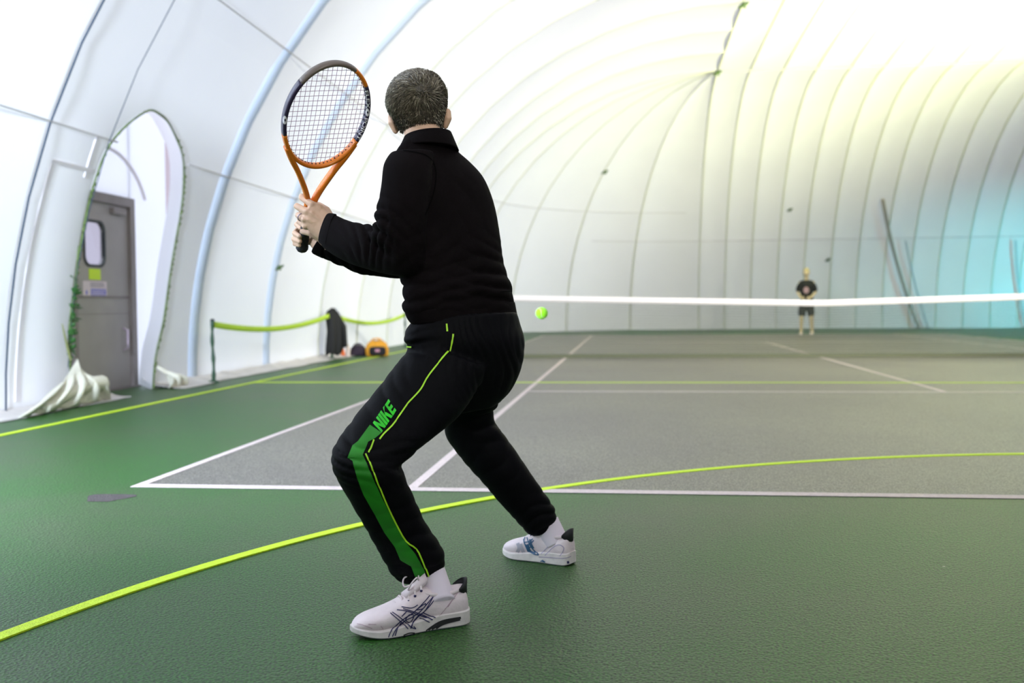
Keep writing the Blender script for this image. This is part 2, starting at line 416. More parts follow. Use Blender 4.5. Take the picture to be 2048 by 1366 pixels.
knot(dome_pt(*foot(('C', 'a', PI-PI/2*3/5)), phi_of_z(5.0), -0.06), 0.08, wbk)
for x, z in ((7.6, 3.9), (8.95, 2.3)): knot(dome_pt(*foot(('B', x)), phi_of_z(z), -0.06), 0.07, wbk)
knot(dome_pt(*foot(('L', 9.2)), phi_of_z(1.45), -0.06), 0.05, wl)

# ---- left wall bay with the arched entrance
ARCH_C = (5.03, 1.2)
arch = smooth_path([(4.10, 0.0), (4.10, 0.6), (4.11, 1.4), (4.09, 2.0), (4.18, 2.42), (4.55, 2.74), (4.85, 2.77), (5.20, 2.68), (5.68, 2.41), (5.96, 1.85), (5.98, 0.86), (5.80, 0.35), (5.72, 0.0)], 5)
def left_pt(y, z, out=0.0): return dome_pt(*foot(('L', y)), phi_of_z(z), out)
def bay_pt(y, z, out=0.0):
    t = (y-3.1)/3.65; ph = phi_of_z(z)
    return dome_pt(*foot(('L', y)), ph, out+0.05*(1-(2*t-1)**2)*min(1, ph/0.2))
ZT = 3.6
outer = []
for q in arch:
    dy, dz = q[0]-5.0, max(q[1], 0)
    outer.append(None)
n = len(arch)
per = [(3.1, 0.0), (3.1, ZT), (6.64, ZT), (6.64, 0.0)]
dd = np.r_[0, np.cumsum([np.hypot(per[i+1][0]-per[i][0], per[i+1][1]-per[i][1]) for i in range(3)])]
ts = np.linspace(0, dd[-1], n)
outer = np.c_[np.interp(ts, dd, [q[0] for q in per]), np.interp(ts, dd, [q[1] for q in per])]
for cz in (dd[1], dd[2]):
    k = int(np.argmin(abs(ts-cz))); outer[k] = per[1] if cz == dd[1] else per[2]
V = []; F = []; K = 8
for i in range(n):
    for k in range(K+1):
        t = k/K; q = arch[i]*(1-t)+outer[i]*t; V.append(bay_pt(q[0], max(0, q[1])))
for i in range(n-1):
    for k in range(K): F.append((i*(K+1)+k, i*(K+1)+k+1, (i+1)*(K+1)+k+1, (i+1)*(K+1)+k))
mk('fabric_panel', V, F, M_FAB, wl, True)
V = []; F = []; php = [phi_of_z(ZT)]+[p for p in PH if p > phi_of_z(ZT)+0.02]
for t in np.linspace(0, 1, 9):
    for ph in php: V.append(dome_pt(*foot(('L', 3.1+3.54*t)), ph, 0.05*(1-(2*t*3.54/3.65-1)**2)))
for i in range(8):
    for j in range(len(php)-1): F.append((i*len(php)+j, i*len(php)+j+1, (i+1)*len(php)+j+1, (i+1)*len(php)+j))
mk('fabric_panel', V, F, M_FAB, wl, True)
# lip of the opening, running back to the entrance wall
V = []; F = []
for i, q in enumerate(arch):
    a = np.array(bay_pt(q[0], max(0, q[1])))
    for k in range(4):
        t = k/3; V.append(a+np.array((-0.16*t, (q[0]-5.03)*0.05*t, 0.05*t)))
for i in range(n-1):
    for k in range(3): F.append((i*4+k, i*4+k+1, (i+1)*4+k+1, (i+1)*4+k))
mk('opening_lip', V, F, M_VEST, wl, True)
# rope lacing round the arched opening with dark knots
M_ROPE = mat('mossy green rope', (0.10, 0.15, 0.04), 0.8, var=0.5, scale=20, bump=0.6, bscale=60)
mb = MB(); ap = [np.array(bay_pt(q[0], max(0.02, q[1]), -0.02)) for q in arch]
mb.add(*tube(ap, [0.010+0.004*noise.noise(Vector(a)*6) for a in ap], 7))
rp = resample(ap, 0.055)
for i, a in enumerate(rp):
    if 2.62 < a[2]: continue
    s = 0.016+0.012*random.random()
    if random.random() < 0.75: mb.add(*tube([a+np.array((0.01, -s, -s*0.5)), a+np.array((0.012, s*0.6, s*0.7))], [s*0.5, s*0.4], 6))
mb.build('rope_lacing', M_ROPE, wl, True)
# pale reinforcement borders on the bay left of the door
def left_ribbon(pts, w, m, name, parent):
    V = []; F = []
    pts = resample(pts, 0.08)
    for i, q in enumerate(pts):
        t = pts[min(i+1, len(pts)-1)]-pts[max(i-1, 0)]; t = t/np.linalg.norm(t); nn = np.array([-t[1], t[0]])
        for k in (-1, 1):
            for o in (-0.012, 0.004):
                c = q+nn*k*w/2; bp = bay_pt if 3.1 < c[0] < 6.75 else left_pt
                tt = (c[0]-0.7)/2.4; ex = 0.0 if bp is bay_pt else 0.10*(1-(2*tt-1)**2)*min(1, phi_of_z(max(0.01, c[1]))/0.2)
                V.append(bp(c[0], max(0.01, c[1]), o+ex))
    for i in range(len(pts)-1):
        a, b = i*4, (i+1)*4
        F += [(a, a+2, b+2, b), (a+1, b+1, b+3, a+3), (a, b, b+1, a+1), (a+2, a+3, b+3, b+2)]
    mk(name, V, F, m, parent)
M_TAPE = fabric_mat('pale grey pink tape', (0.86, 0.82, 0.84), 0.2)
left_ribbon([(3.93, 2.42), (3.93, 2.05)], 0.035, M_TAPE, 'border_tape', wl)
left_ribbon([(4.02, 2.12), (3.35, 2.12)], 0.035, M_TAPE, 'border_tape', wl)
left_ribbon([(3.37, 2.10), (3.30, 0.1)], 0.07, M_TAPE, 'border_tape', wl)

# ---- entrance wall behind the opening, door set in it
M_STEEL = mat('brushed grey door steel', (0.36, 0.33, 0.31), 0.45, var=0.06, scale=3, metal=0.1)
M_STEELD = mat('door frame steel', (0.24, 0.21, 0.20), 0.5, var=0.08, scale=5, metal=0.1)
DX = -3.12
dy0, dy1, dz1 = 4.80, 6.10, 2.10
mb = MB()
for q in ((dy1, 7.0, 0, 3.15), (3.7, dy0, 0, 3.15), (dy0, dy1, dz1, 3.15)): mb.add(*box(DX-0.03, DX, q[0], q[1], q[2], q[3]))
ew = mb.build('wall_entrance', M_VEST); tag(ew, kind='structure')
hoop = [(DX+0.03, 5.55+0.95*math.cos(a), 1.75+0.85*math.sin(a)) for a in np.linspace(0.15*PI, 0.95*PI, 20)]
mk('hoop', *tube(hoop, 0.02, 6), M_TAPE, ew, True)
door = empty('door_1', (DX, (dy0+dy1)/2, 0)); tag(door, kind='structure')
mb = MB()
mb.add(*box(DX-0.04, DX+0.06, dy1-0.10, dy1, 0, dz1)); mb.add(*box(DX-0.04, DX+0.06, dy0, dy0+0.08, 0, dz1)); mb.add(*box(DX-0.04, DX+0.06, dy0+0.08, dy1-0.10, dz1-0.10, dz1))
mb.build('door_frame', M_STEELD, door)
ly0, ly1 = dy0+0.08, dy1-0.10
wy0, wy1, wz0, wz1 = 5.10, 5.48, 1.34, 1.78
def rrect(y0, y1, z0, z1, r, n=6):
    o = []
    for cy, cz, a0 in ((y1-r, z1-r, 0), (y0+r, z1-r, PI/2), (y0+r, z0+r, PI), (y1-r, z0+r, 1.5*PI)):
        o += [(cy+r*math.cos(a0+PI/2*k/n), cz+r*math.sin(a0+PI/2*k/n)) for k in range(n+1)]
    return o
hole = rrect(wy0, wy1, wz0, wz1, 0.09); nh = len(hole)
def frame_with_hole(inner, y0, y1, z0, z1, xa, xb):
    n = len(inner); c = np.mean(inner, axis=0); out = []
    for q in inner:
        d = np.array(q)-c; s = min(((y1-c[0])/d[0] if d[0] > 1e-9 else (y0-c[0])/d[0] if d[0] < -1e-9 else 1e9), ((z1-c[1])/d[1] if d[1] > 1e-9 else (z0-c[1])/d[1] if d[1] < -1e-9 else 1e9))
        out.append(c+d*s)
    out = [list(o) for o in out]
    for cy in (y0, y1):
        for cz in (z0, z1):
            k = min(range(n), key=lambda i: (out[i][0]-cy)**2+(out[i][1]-cz)**2); out[k] = [cy, cz]
    V = [(xb, *q) for q in inner]+[(xb, *q) for q in out]+[(xa, *q) for q in inner]+[(xa, *q) for q in out]; F = []
    for i in range(n):
        j = (i+1) % n
        F += [(i, j, n+j, n+i), (2*n+i, 3*n+i, 3*n+j, 2*n+j), (i, 2*n+i, 2*n+j, j), (n+i, n+j, 3*n+j, 3*n+i)]
    return V, F
leaf = mk('door_leaf', *frame_with_hole(hole, ly0, ly1, 0.02, dz1-0.10, DX-0.02, DX+0.02), M_STEEL, door)
h2 = rrect(wy0-0.025, wy1+0.025, wz0-0.025, wz1+0.025, 0.11)
V = [(DX+0.032, *q) for q in hole]+[(DX+0.032, *q) for q in h2]+[(DX+0.0, *q) for q in hole]+[(DX+0.019, *q) for q in h2]; F = []
for i in range(nh):
    j = (i+1) % nh; F += [(i, j, nh+j, nh+i), (i, 2*nh+i, 2*nh+j, j), (nh+i, nh+j, 3*nh+j, 3*nh+i)]
mk('window_gasket', V, F, mat('black rubber gasket', (0.05, 0.06, 0.06), 0.6), leaf)
def glass_mat():
    m = bpy.data.materials.new('window glass'); m.use_nodes = True; b = m.node_tree.nodes['Principled BSDF']
    b.inputs['Base Color'].default_value = (0.85, 0.93, 1, 1); b.inputs['Roughness'].default_value = 0.02; b.inputs['Transmission Weight'].default_value = 1.0; b.inputs['IOR'].default_value = 1.45
    return m
mk('window_pane', *box(DX-0.004, DX+0.004, wy0-0.005, wy1+0.005, wz0-0.005, wz1+0.005), glass_mat(), leaf)
mk('mid_rail', *box(DX+0.019, DX+0.026, ly0+0.01, ly1-0.01, 0.985, 1.015), M_STEELD, leaf)
mk('kick_seam', *box(DX+0.019, DX+0.023, ly0+0.01, ly1-0.01, 0.82, 0.826), M_STEELD, leaf)
mk('pull_handle', *tube([(DX+0.02, 5.86, 0.42), (DX+0.07, 5.86, 0.44), (DX+0.07, 5.86, 0.64), (DX+0.02, 5.86, 0.66)], 0.012, 8), mat('pale lilac metal', (0.66, 0.55, 0.68), 0.3, metal=0.5), leaf, True)
mk('warning_sticker', *box(DX+0.019, DX+0.0225, 5.17, 5.40, 1.18, 1.295), mat('acid yellow vinyl', (0.62, 0.85, 0.0), 0.5), leaf)
mb = MB(); mb.add(*box(DX+0.019, DX+0.0225, 5.05, 5.52, 1.00, 1.165))
sign = mb.build('fire_notice', mat('pinkish white plastic', (0.72, 0.62, 0.66), 0.45), leaf)
mk('notice_blue_field', *box(DX+0.0224, DX+0.0235, 5.20, 5.50, 1.012, 1.085), mat('violet blue print', (0.16, 0.16, 0.62), 0.5), door)
mb = MB()
for k, z in enumerate((1.145, 1.128, 1.110)):
    y = 5.19
    while y < 5.46:
        w = 0.012+0.03*random.random(); mb.add(*box(DX+0.0224, DX+0.0234, y, y+w, z-0.005, z+0.004)); y += w+0.008
mb.build('notice_text', mat('grey print', (0.20, 0.18, 0.26), 0.6), door)
mb = MB()
for k, z in enumerate((1.066, 1.046, 1.028)):
    y = 5.215
    while y < 5.47:
        w = 0.012+0.03*random.random(); mb.add(*box(DX+0.0234, DX+0.0242, y, min(y+w, 5.49), z-0.005, z+0.004)); y += w+0.008
mb.build('notice_text', mat('pinkish white plastic', (0.72, 0.62, 0.66)), door)
mk('notice_pictogram', *ell((DX+0.023, 5.115, 1.045), ((0.0012, 0, 0), (0, 0.018, 0), (0, 0, 0.026)), 10, 6), mat('violet blue print', (0.16, 0.16, 0.62)), door)
tag(mk('threshold', *box(DX-0.04, DX+0.09, dy0, dy1, 0.0005, 0.018), M_STEELD, door))
mk('door_closer_box', *box(DX+0.02, DX+0.07, 5.62, 5.90, 1.90, 1.96), M_STEELD, door)

# ---- tarpaulin skirt at the foot of the left wall
def ground_flap(name, y0, y1, w, seed, label):
    V = []; F = []; ny = int((y1-y0)/0.12)+2; nx = 7
    for i in range(ny+1):
        y = y0+(y1-y0)*i/ny
        for k in range(nx+1):
            t = k/nx; edge = w*(0.85+0.3*noise.noise(Vector((y*0.9, seed, 0))))
            x = X0-0.12+t*(edge+0.12); z = 0.012+0.05*max(0, noise.noise(Vector((x*5, y*3, seed))))*(1-t)+0.10*(1-t)**3
            V.append((x, y, z))
    m = nx+1
    for i in range(ny):
        for k in range(nx): F.append((i*m+k, i*m+k+1, (i+1)*m+k+1, (i+1)*m+k))
    nv = len(V); V2 = V+[(v[0], v[1], max(0.001, v[2]-0.006)) for v in V]
    F2 = F+[tuple(i+nv for i in reversed(f)) for f in F]
    bd = [k for k in range(m)], [ny*m+k for k in range(m)], [i*m for i in range(ny+1)], [i*m+nx for i in range(ny+1)]
    for s in bd: F2 += [(a, b, b+nv, a+nv) for a, b in zip(s[:-1], s[1:])]
    o = mk(name, V2, F2, M_FLAP, None, True, origin=(X0, (y0+y1)/2, 0.0)); tag(o, label, 'tarpaulin')
ground_flap('ground_flap', -3.0, 4.75, 0.34, 1.0, 'pinkish white ground flap lying along the wall left of the door')
ground_flap('ground_flap', 5.75, 14.5, 0.40, 4.0, 'dirty white ground flap lying along the wall right of the door')
# bunched tarpaulin folds left of the door
def folds(name, base, peak, ends, label, nfold=5, seed=0):
    V = []; F = []; nu, nv_ = 40, 16
    for i in range(nu+1):
        u = i/nu
        foot_p = np.array(ends[0])*(1-u)+np.array(ends[1])*u
        for k in range(nv_+1):
            t = k/nv_
            top = np.array(peak)*(1-0.35*abs(u-0.5))+np.array(base)*0.35*abs(u-0.5)
            q = foot_p*(1-t)+top*t
            f = math.sin(u*nfold*2*PI+1.5*t+seed)*0.055*math.sin(PI*min(1, t*1.2+0.12))
            q = q+np.array((0.07*math.sin(PI*t)+f, 0, 0.6*abs(f)))
            q[2] = max(0.006, q[2]); V.append(q)
    m = nv_+1
    for i in range(nu):
        for k in range(nv_): F.append((i*m+k, i*m+k+1, (i+1)*m+k+1, (i+1)*m+k))
    o = mk(name, V, F, mat('cream tarpaulin', (0.66, 0.64, 0.52), 0.55, var=0.10, scale=4), None, True, origin=(base[0], base[1], 0))
    md = o.modifiers.new('thickness', 'SOLIDIFY'); md.thickness = 0.006
    tag(o, label, 'tarpaulin'); return o
ft = folds('bunched_tarpaulin', (-2.64, 3.7, 0.05), (-2.60, 4.05, 0.42), ((-2.38, 2.75, 0.008), (-2.48, 4.40, 0.008)), 'cream tarpaulin gathered into tall folds at the left foot of the door arch', 4, 0.3)
folds('bunched_tarpaulin', (-2.70, 5.8, 0.05), (-2.70, 5.80, 0.26), ((-2.50, 5.62, 0.008), (-2.50, 6.10, 0.008)), 'small peach bunch of tarpaulin at the right foot of the door arch', 2, 1.0)
def roll_fold():
    pts = [(-2.40, 3.20, 0.06), (-2.45, 3.6, 0.12), (-2.48, 4.0, 0.18), (-2.50, 4.28, 0.17)]
    V, F = tube(smooth_path(pts, 5), [0.05]*5+[0.06]*5+[0.075]*6, 12)
    V = np.array([v*1.0+np.array((0, 0, 0.02*noise.noise(Vector(v)*9))) for v in V]); V[:, 2] = np.maximum(V[:, 2], 0.004)
    o = mk('rolled_edge', V, F, mat('cream tarpaulin', (0.66, 0.64, 0.52)), ft, True)
roll_fold()
# dark creeper-like tangle hanging on the rope left of the door
def creeper():
    mb = MB(); bm_ = MB()
    path = [np.array(bay_pt(4.02+0.02*math.sin(z*7), z, -0.06)) for z in np.linspace(0.42, 1.45, 14)]
    o = empty('creeper', path[0]); tag(o, 'dark green creeper growing up the rope left of the grey door', 'plant')
    mk('stem', *tube(path, [0.012]*8+[0.008]*6, 6), M_ROPE, o, True)
    ml = mat('dark green leaf', (0.03, 0.11, 0.02), 0.6)
    def leafm(c, d, s):
        d = np.asarray(d, float); d = d/np.linalg.norm(d); sd = np.cross(d, (0.4, 0.2, 1)); sd = sd/np.linalg.norm(sd); nn = np.cross(d, sd)
        V = [c, c+d*s*0.5+sd*s*0.3, c+d*s, c+d*s*0.5-sd*s*0.3, c+d*s*0.5+nn*s*0.12, c+d*s*0.5-nn*s*0.06]
        mk('leaf', V, [(0, 1, 4), (1, 2, 4), (2, 3, 4), (3, 0, 4), (1, 0, 5), (2, 1, 5), (3, 2, 5), (0, 3, 5)], ml, o)
    for i in range(70):
        z = 0.45+0.66*random.random()**0.9
        c = np.array(bay_pt(4.02, z, -0.07)); leafm(c, (random.uniform(0, 1), random.uniform(-1, 0.5), random.uniform(-0.7, 0.8)), random.uniform(0.05, 0.10))
    c = np.array(bay_pt(3.96, 1.17, -0.07)); leafm(c, (0.3, -0.9, 0.3), 0.07); leafm(c+np.array((0, 0.0, 0.01)), (0.2, 0.5, -0.6), 0.05)
    tw = [np.array(bay_pt(4.0-0.16*t, 0.42+0.33*t, -0.08)) for t in np.linspace(0, 1, 6)]
    mk('twig', *tube(tw, [0.014, 0.013, 0.012, 0.01, 0.008, 0.005], 6), mat('olive twig', (0.20, 0.22, 0.08), 0.8), o, True)
creeper()

# ------------------------------------------------------------------ posts and housings for the added, unseen floodlights
for i, (loc, tgt, colr, pw, beam, lab) in enumerate(ADDED_LAMPS):
    lx, ly, lz = loc
    o = empty('added_floodlight', (lx, ly, 0)); d = (Vector(tgt)-Vector(loc)).normalized()
    tag(o, lab, 'added_floodlight', 'added floodlights out of view')
    mk('base_plate', *box(lx-0.25, lx+0.25, ly-0.25, ly+0.25, 0.0, 0.03), M_STEELD, o)
    mk('post', *tube([(lx, ly, 0.03), (lx, ly, lz-0.15)], 0.04, 10, False), M_STEELD, o, True)
    dv = np.array(d); sd = np.cross(dv, (0, 0, 1)); sd /= np.linalg.norm(sd); uu = np.cross(sd, dv); c = np.array(loc)
    rings = [[c+dv*a+(sd*sx*w+uu*sy*w*0.7) for sx, sy in ((-1, -1), (1, -1), (1, 1), (-1, 1))] for a, w in ((-0.22, 0.12), (-0.16, 0.2), (-0.03, 0.28))]
    mk('housing', *loft(rings), M_STEELD, o)
    add_light('SPOT', 'added_floodlight_lamp', loc, tgt, colr, pw, spot_size=beam, spot_blend=0.9, shadow_soft_size=0.25)

# ------------------------------------------------------------------ net
NY = 11.885
def net_top(x): return 0.914+(1.07-0.914)*min(1, abs(x-5.485)/6.4)
net = empty('tennis_net', (5.485, NY, 0)); tag(net, 'tennis net with a white headband stretched across the court', 'net')
M_TAPEW = mat('white net tape', (0.86, 0.80, 0.78), 0.6); M_NETC = mat('dark green net cord', (0.035, 0.045, 0.035), 0.7)
xs = list(np.linspace(-0.85, 11.82, 80)); V = []; F = []
for x in xs:
    z = net_top(x)
    for yy, zz in ((-0.012, z-0.095), (-0.014, z-0.005), (0, z), (0.014, z-0.005), (0.012, z-0.095)): V.append((x, NY+yy, zz))
for i in range(len(xs)-1):
    for k in range(5): F.append((i*5+k, i*5+(k+1) % 5, (i+1)*5+(k+1) % 5, (i+1)*5+k))
mk('headband', V, F, M_TAPEW, net, True)
mb = MB(); cw = 0.0030
x = -0.83
while x < 11.8:
    mb.add(*box(x-cw, x+cw, NY-cw, NY+cw, 0.03, net_top(x)-0.08)); x += 0.045
nz_ = 20
for k in range(1, nz_+1):
    f = k/(nz_+0.5); V = []; F = []
    for x in xs[::4]+[xs[-1]]:
        z = 0.03+(net_top(x)-0.11)*f
        V += [(x, NY-cw, z-cw), (x, NY+cw, z-cw), (x, NY+cw, z+cw), (x, NY-cw, z+cw)]
    for i in range(len(V)//4-1):
        for j in range(4): F.append((i*4+j, i*4+(j+1) % 4, (i+1)*4+(j+1) % 4, (i+1)*4+j))
    mb.add(V, F)
o = mb.build('netting', M_NETC, net); o['kind'] = 'stuff'
mk('bottom_hem', *box(-0.83, 11.8, NY-0.01, NY+0.01, 0.004, 0.06), mat('olive net hem', (0.13, 0.14, 0.08), 0.8), net)
for x in (-0.914, 11.884): mk('net_post', *tube([(x, NY, 0.0), (x, NY, 1.08)], 0.038, 12, False), mat('dark green post', (0.02, 0.07, 0.03), 0.4), net, True)
mk('net_cable', *tube([(-0.9, NY, 1.062)]+[(x, NY, net_top(x)-0.012) for x in xs[4:-4:6]]+[(11.88, NY, 1.062)], 0.005, 6), M_STEELD, net, True)

# ------------------------------------------------------------------ tennis ball
bc = P(1083.5, 626.5, 5.45); br = 0.0335
ball = mk('tennis_ball', *ell(bc, ((br, 0, 0), (0, br, 0), (0, 0, br)), 24, 16), mat('yellow green felt', (0.30, 0.85, 0.0), 0.9, var=0.1, scale=120, bump=0.5, bscale=300, sheen=0.3), None, True, origin=bc)
tag(ball, 'bright green tennis ball in mid air in front of the net', 'ball')
V = []
for a in np.linspace(0, 2*PI, 60, endpoint=False):
    q = np.array((math.cos(a)+0.3*math.cos(3*a), math.sin(a)-0.3*math.sin(3*a), 0.9*math.sin(2*a))); V.append(bc+q/np.linalg.norm(q)*br*1.002)
mk('seam', *tube(V+[V[0]], 0.0011, 5), mat('pale ball seam', (0.75, 0.80, 0.6), 0.7), ball, True)

# ------------------------------------------------------------------ the player in front
def ring(uL, vL, uR, vR, dep, kd=0.85, sk=0.0, n=28, ddep=0.0):
    a = P(uL, vL, dep-ddep/2); b = P(uR, vR, dep+ddep/2); c = (a+b)/2; A = (b-a)/2; w = np.linalg.norm(A)
    A = A+FW*w*sk; B = FW*w*kd
    return [c+A*math.cos(2*PI*k/n)+B*math.sin(2*PI*k/n) for k in range(n)]
def rloft(rows, kd=0.85, sk=0.0, k=4):
    R = smooth_path([np.array(r, float) for r in rows], k)
    return loft([ring(*r[:5], kd, sk) for r in R])
def scaled(rows, f, grow=0.0):        # the same limb, thinner, for the body under the clothes
    out = []
    for r in rows:
        r = np.array(r, float); c = (r[:2]+r[2:4])/2; h = (r[2:4]-r[:2])/2*f
        out.append((*(c-h), *(c+h), r[4]))
    return out
FOOT = G(960, 1200)
TORSO = [(832, 650, 1034, 632, 3.02), (819, 634, 1030, 612, 3.02), (813, 615, 1027, 590, 3.02), (814, 590, 1024, 570, 3.02), (807, 560, 1012, 537, 3.03),
         (800, 520, 1004, 500, 3.03), (796, 470, 998, 455, 3.04), (793, 420, 990, 410, 3.05), (790, 370, 979, 372, 3.06), (790, 333, 962, 342, 3.07),
         (798, 308, 940, 319, 3.08), (808, 291, 918, 301, 3.08), (818, 280, 905, 287, 3.085)]
UARM_L = [(782, 306, 868, 302, 2.97), (768, 328, 866, 335, 2.94), (763, 365, 862, 375, 2.91), (758, 400, 858, 412, 2.89), (752, 432, 854, 452, 2.885), (749, 455, 850, 492, 2.885), (752, 480, 846, 530, 2.895), (768, 505, 838, 548, 2.905)]
FARM_L = [(822, 462, 832, 548, 2.89), (790, 453, 800, 552, 2.90), (748, 451, 757, 545, 2.94), (715, 446, 716, 534, 2.98), (690, 438, 680, 518, 3.02), (668, 428, 650, 498, 3.055), (659, 427, 640, 485, 3.075)]
UARM_R = [(880, 310, 948, 345, 3.16), (858, 360, 940, 400, 3.22), (830, 420, 905, 450, 3.27), (790, 490, 870, 520, 3.29), (785, 520, 850, 545, 3.29)]
FARM_R = [(842, 480, 832, 556, 3.285), (800, 482, 796, 557, 3.27), (760, 480, 756, 553.5, 3.25), (725, 476, 718, 549, 3.225), (702, 472, 693, 536, 3.21), (680, 468, 668, 527, 3.195), (660, 466, 640, 513, 3.18), (654, 466, 628, 507, 3.175)]
PELV = [(832, 640, 1034, 622, 3.02), (814, 665, 1042, 650, 3.02), (820, 695, 1050, 682, 3.02), (838, 730, 1048, 722, 3.03), (858, 765, 1036, 757, 3.04), (878, 800, 1015, 790, 3.05), (898, 830, 985, 815, 3.06)]
LEG_L = [(835, 680, 975, 735, 2.96), (800, 718, 955, 778, 2.93), (770, 757, 925, 826, 2.88), (735, 800, 893, 856, 2.84), (703, 842, 850, 889, 2.78), (676, 880, 812, 922, 2.735), (663, 910, 800, 937, 2.715), (668, 945, 805, 945, 2.715), (690, 985, 818, 975, 2.735),
         (716, 1028, 833, 1008, 2.76), (740, 1072, 850, 1045, 2.785), (762, 1112, 872, 1078, 2.805), (779, 1142, 887, 1104, 2.82), (790, 1157, 889, 1124, 2.83), (812, 1167, 887, 1136, 2.832)]
LEG_R = [(925, 690, 1050, 690, 3.08), (912, 745, 1042, 735, 3.14), (898, 795, 1018, 780, 3.24), (889, 838, 992, 815, 3.32), (890, 868, 987, 836, 3.36), (905, 896, 1003, 862, 3.38), (935, 932, 1034, 905, 3.395), (972, 973, 1063, 948, 3.41), (1006, 1012, 1088, 985, 3.43),
         (1036, 1045, 1109, 1018, 3.445), (1055, 1066, 1112, 1038, 3.45), (1070, 1073, 1110, 1054, 3.452)]
M_SKIN = mat('skin', (0.62, 0.40, 0.27), 0.55, var=0.10, scale=22, bump=0.15, bscale=90)
M_JACK = mat('black jersey', (0.0050, 0.0036, 0.0040), 0.85, spec=0.06, var=0.25, scale=6, bump=0.15, bscale=400)
M_TROU = mat('black nylon', (0.0032, 0.0032, 0.0042), 0.6, spec=0.07, bump=0.1, bscale=300)
M_NEON = mat('neon yellow piping', (0.45, 0.85, 0.02), 0.5)
M_SHOEW = mat('white shoe leather', (0.82, 0.71, 0.73), 0.5, var=0.06, scale=30, bump=0.1, bscale=120)
M_SOCK = mat('white ribbed sock', (0.82, 0.74, 0.82), 0.8)

# head frame
HF = FW*0.985+RT*0.17; HF /= np.linalg.norm(HF)
HU = UP*0.997-RT*0.07; HU = HU-HF*(HU@HF); HU /= np.linalg.norm(HU); HR = np.cross(HF, HU)
HD = 3.13
HEAD = [(822, 149, 852, 147, HD), (805, 156, 867, 153, HD), (792, 167, 880, 164, HD), (783, 180, 887, 177, HD), (778, 194, 889.5, 191, HD), (777, 209, 890, 205, HD), (781, 222, 890, 218, HD), (787, 234, 889.5, 230, HD), (791, 246, 888.5, 241, HD), (797, 256, 886, 251, HD), (806, 265, 880, 259, HD)]
def hpt(x, y, z): return P(836, 212, HD)+HR*x+HF*y+HU*z     # head coordinates: right, forward, up
gl = lambda u, v: np.array((*G(u, v)[:2], 0.0))
_h, _t = gl(936, 1246), gl(703, 1272); _ax = (_t-_h)/np.linalg.norm(_t-_h); _sd = np.array((_ax[1], -_ax[0], 0))*(1 if _ax[0]*0-_ax[0] > 0 else -1)
_sd = np.array((-_ax[1], _ax[0], 0)); _sd = _sd if _sd[1] > 0 else -_sd      # away from the camera
HL_, TL_ = _h+_sd*0.016, _t-_sd*0.010
_h, _t = gl(1136, 1133), gl(1004, 1112); _ax2 = (_t-_h)/np.linalg.norm(_t-_h); _sd2 = np.array((-_ax2[1], _ax2[0], 0)); _sd2 = _sd2 if _sd2[1] > 0 else -_sd2
HR_, TR_ = _h+_sd2*0.028, _t+_sd2*0.024
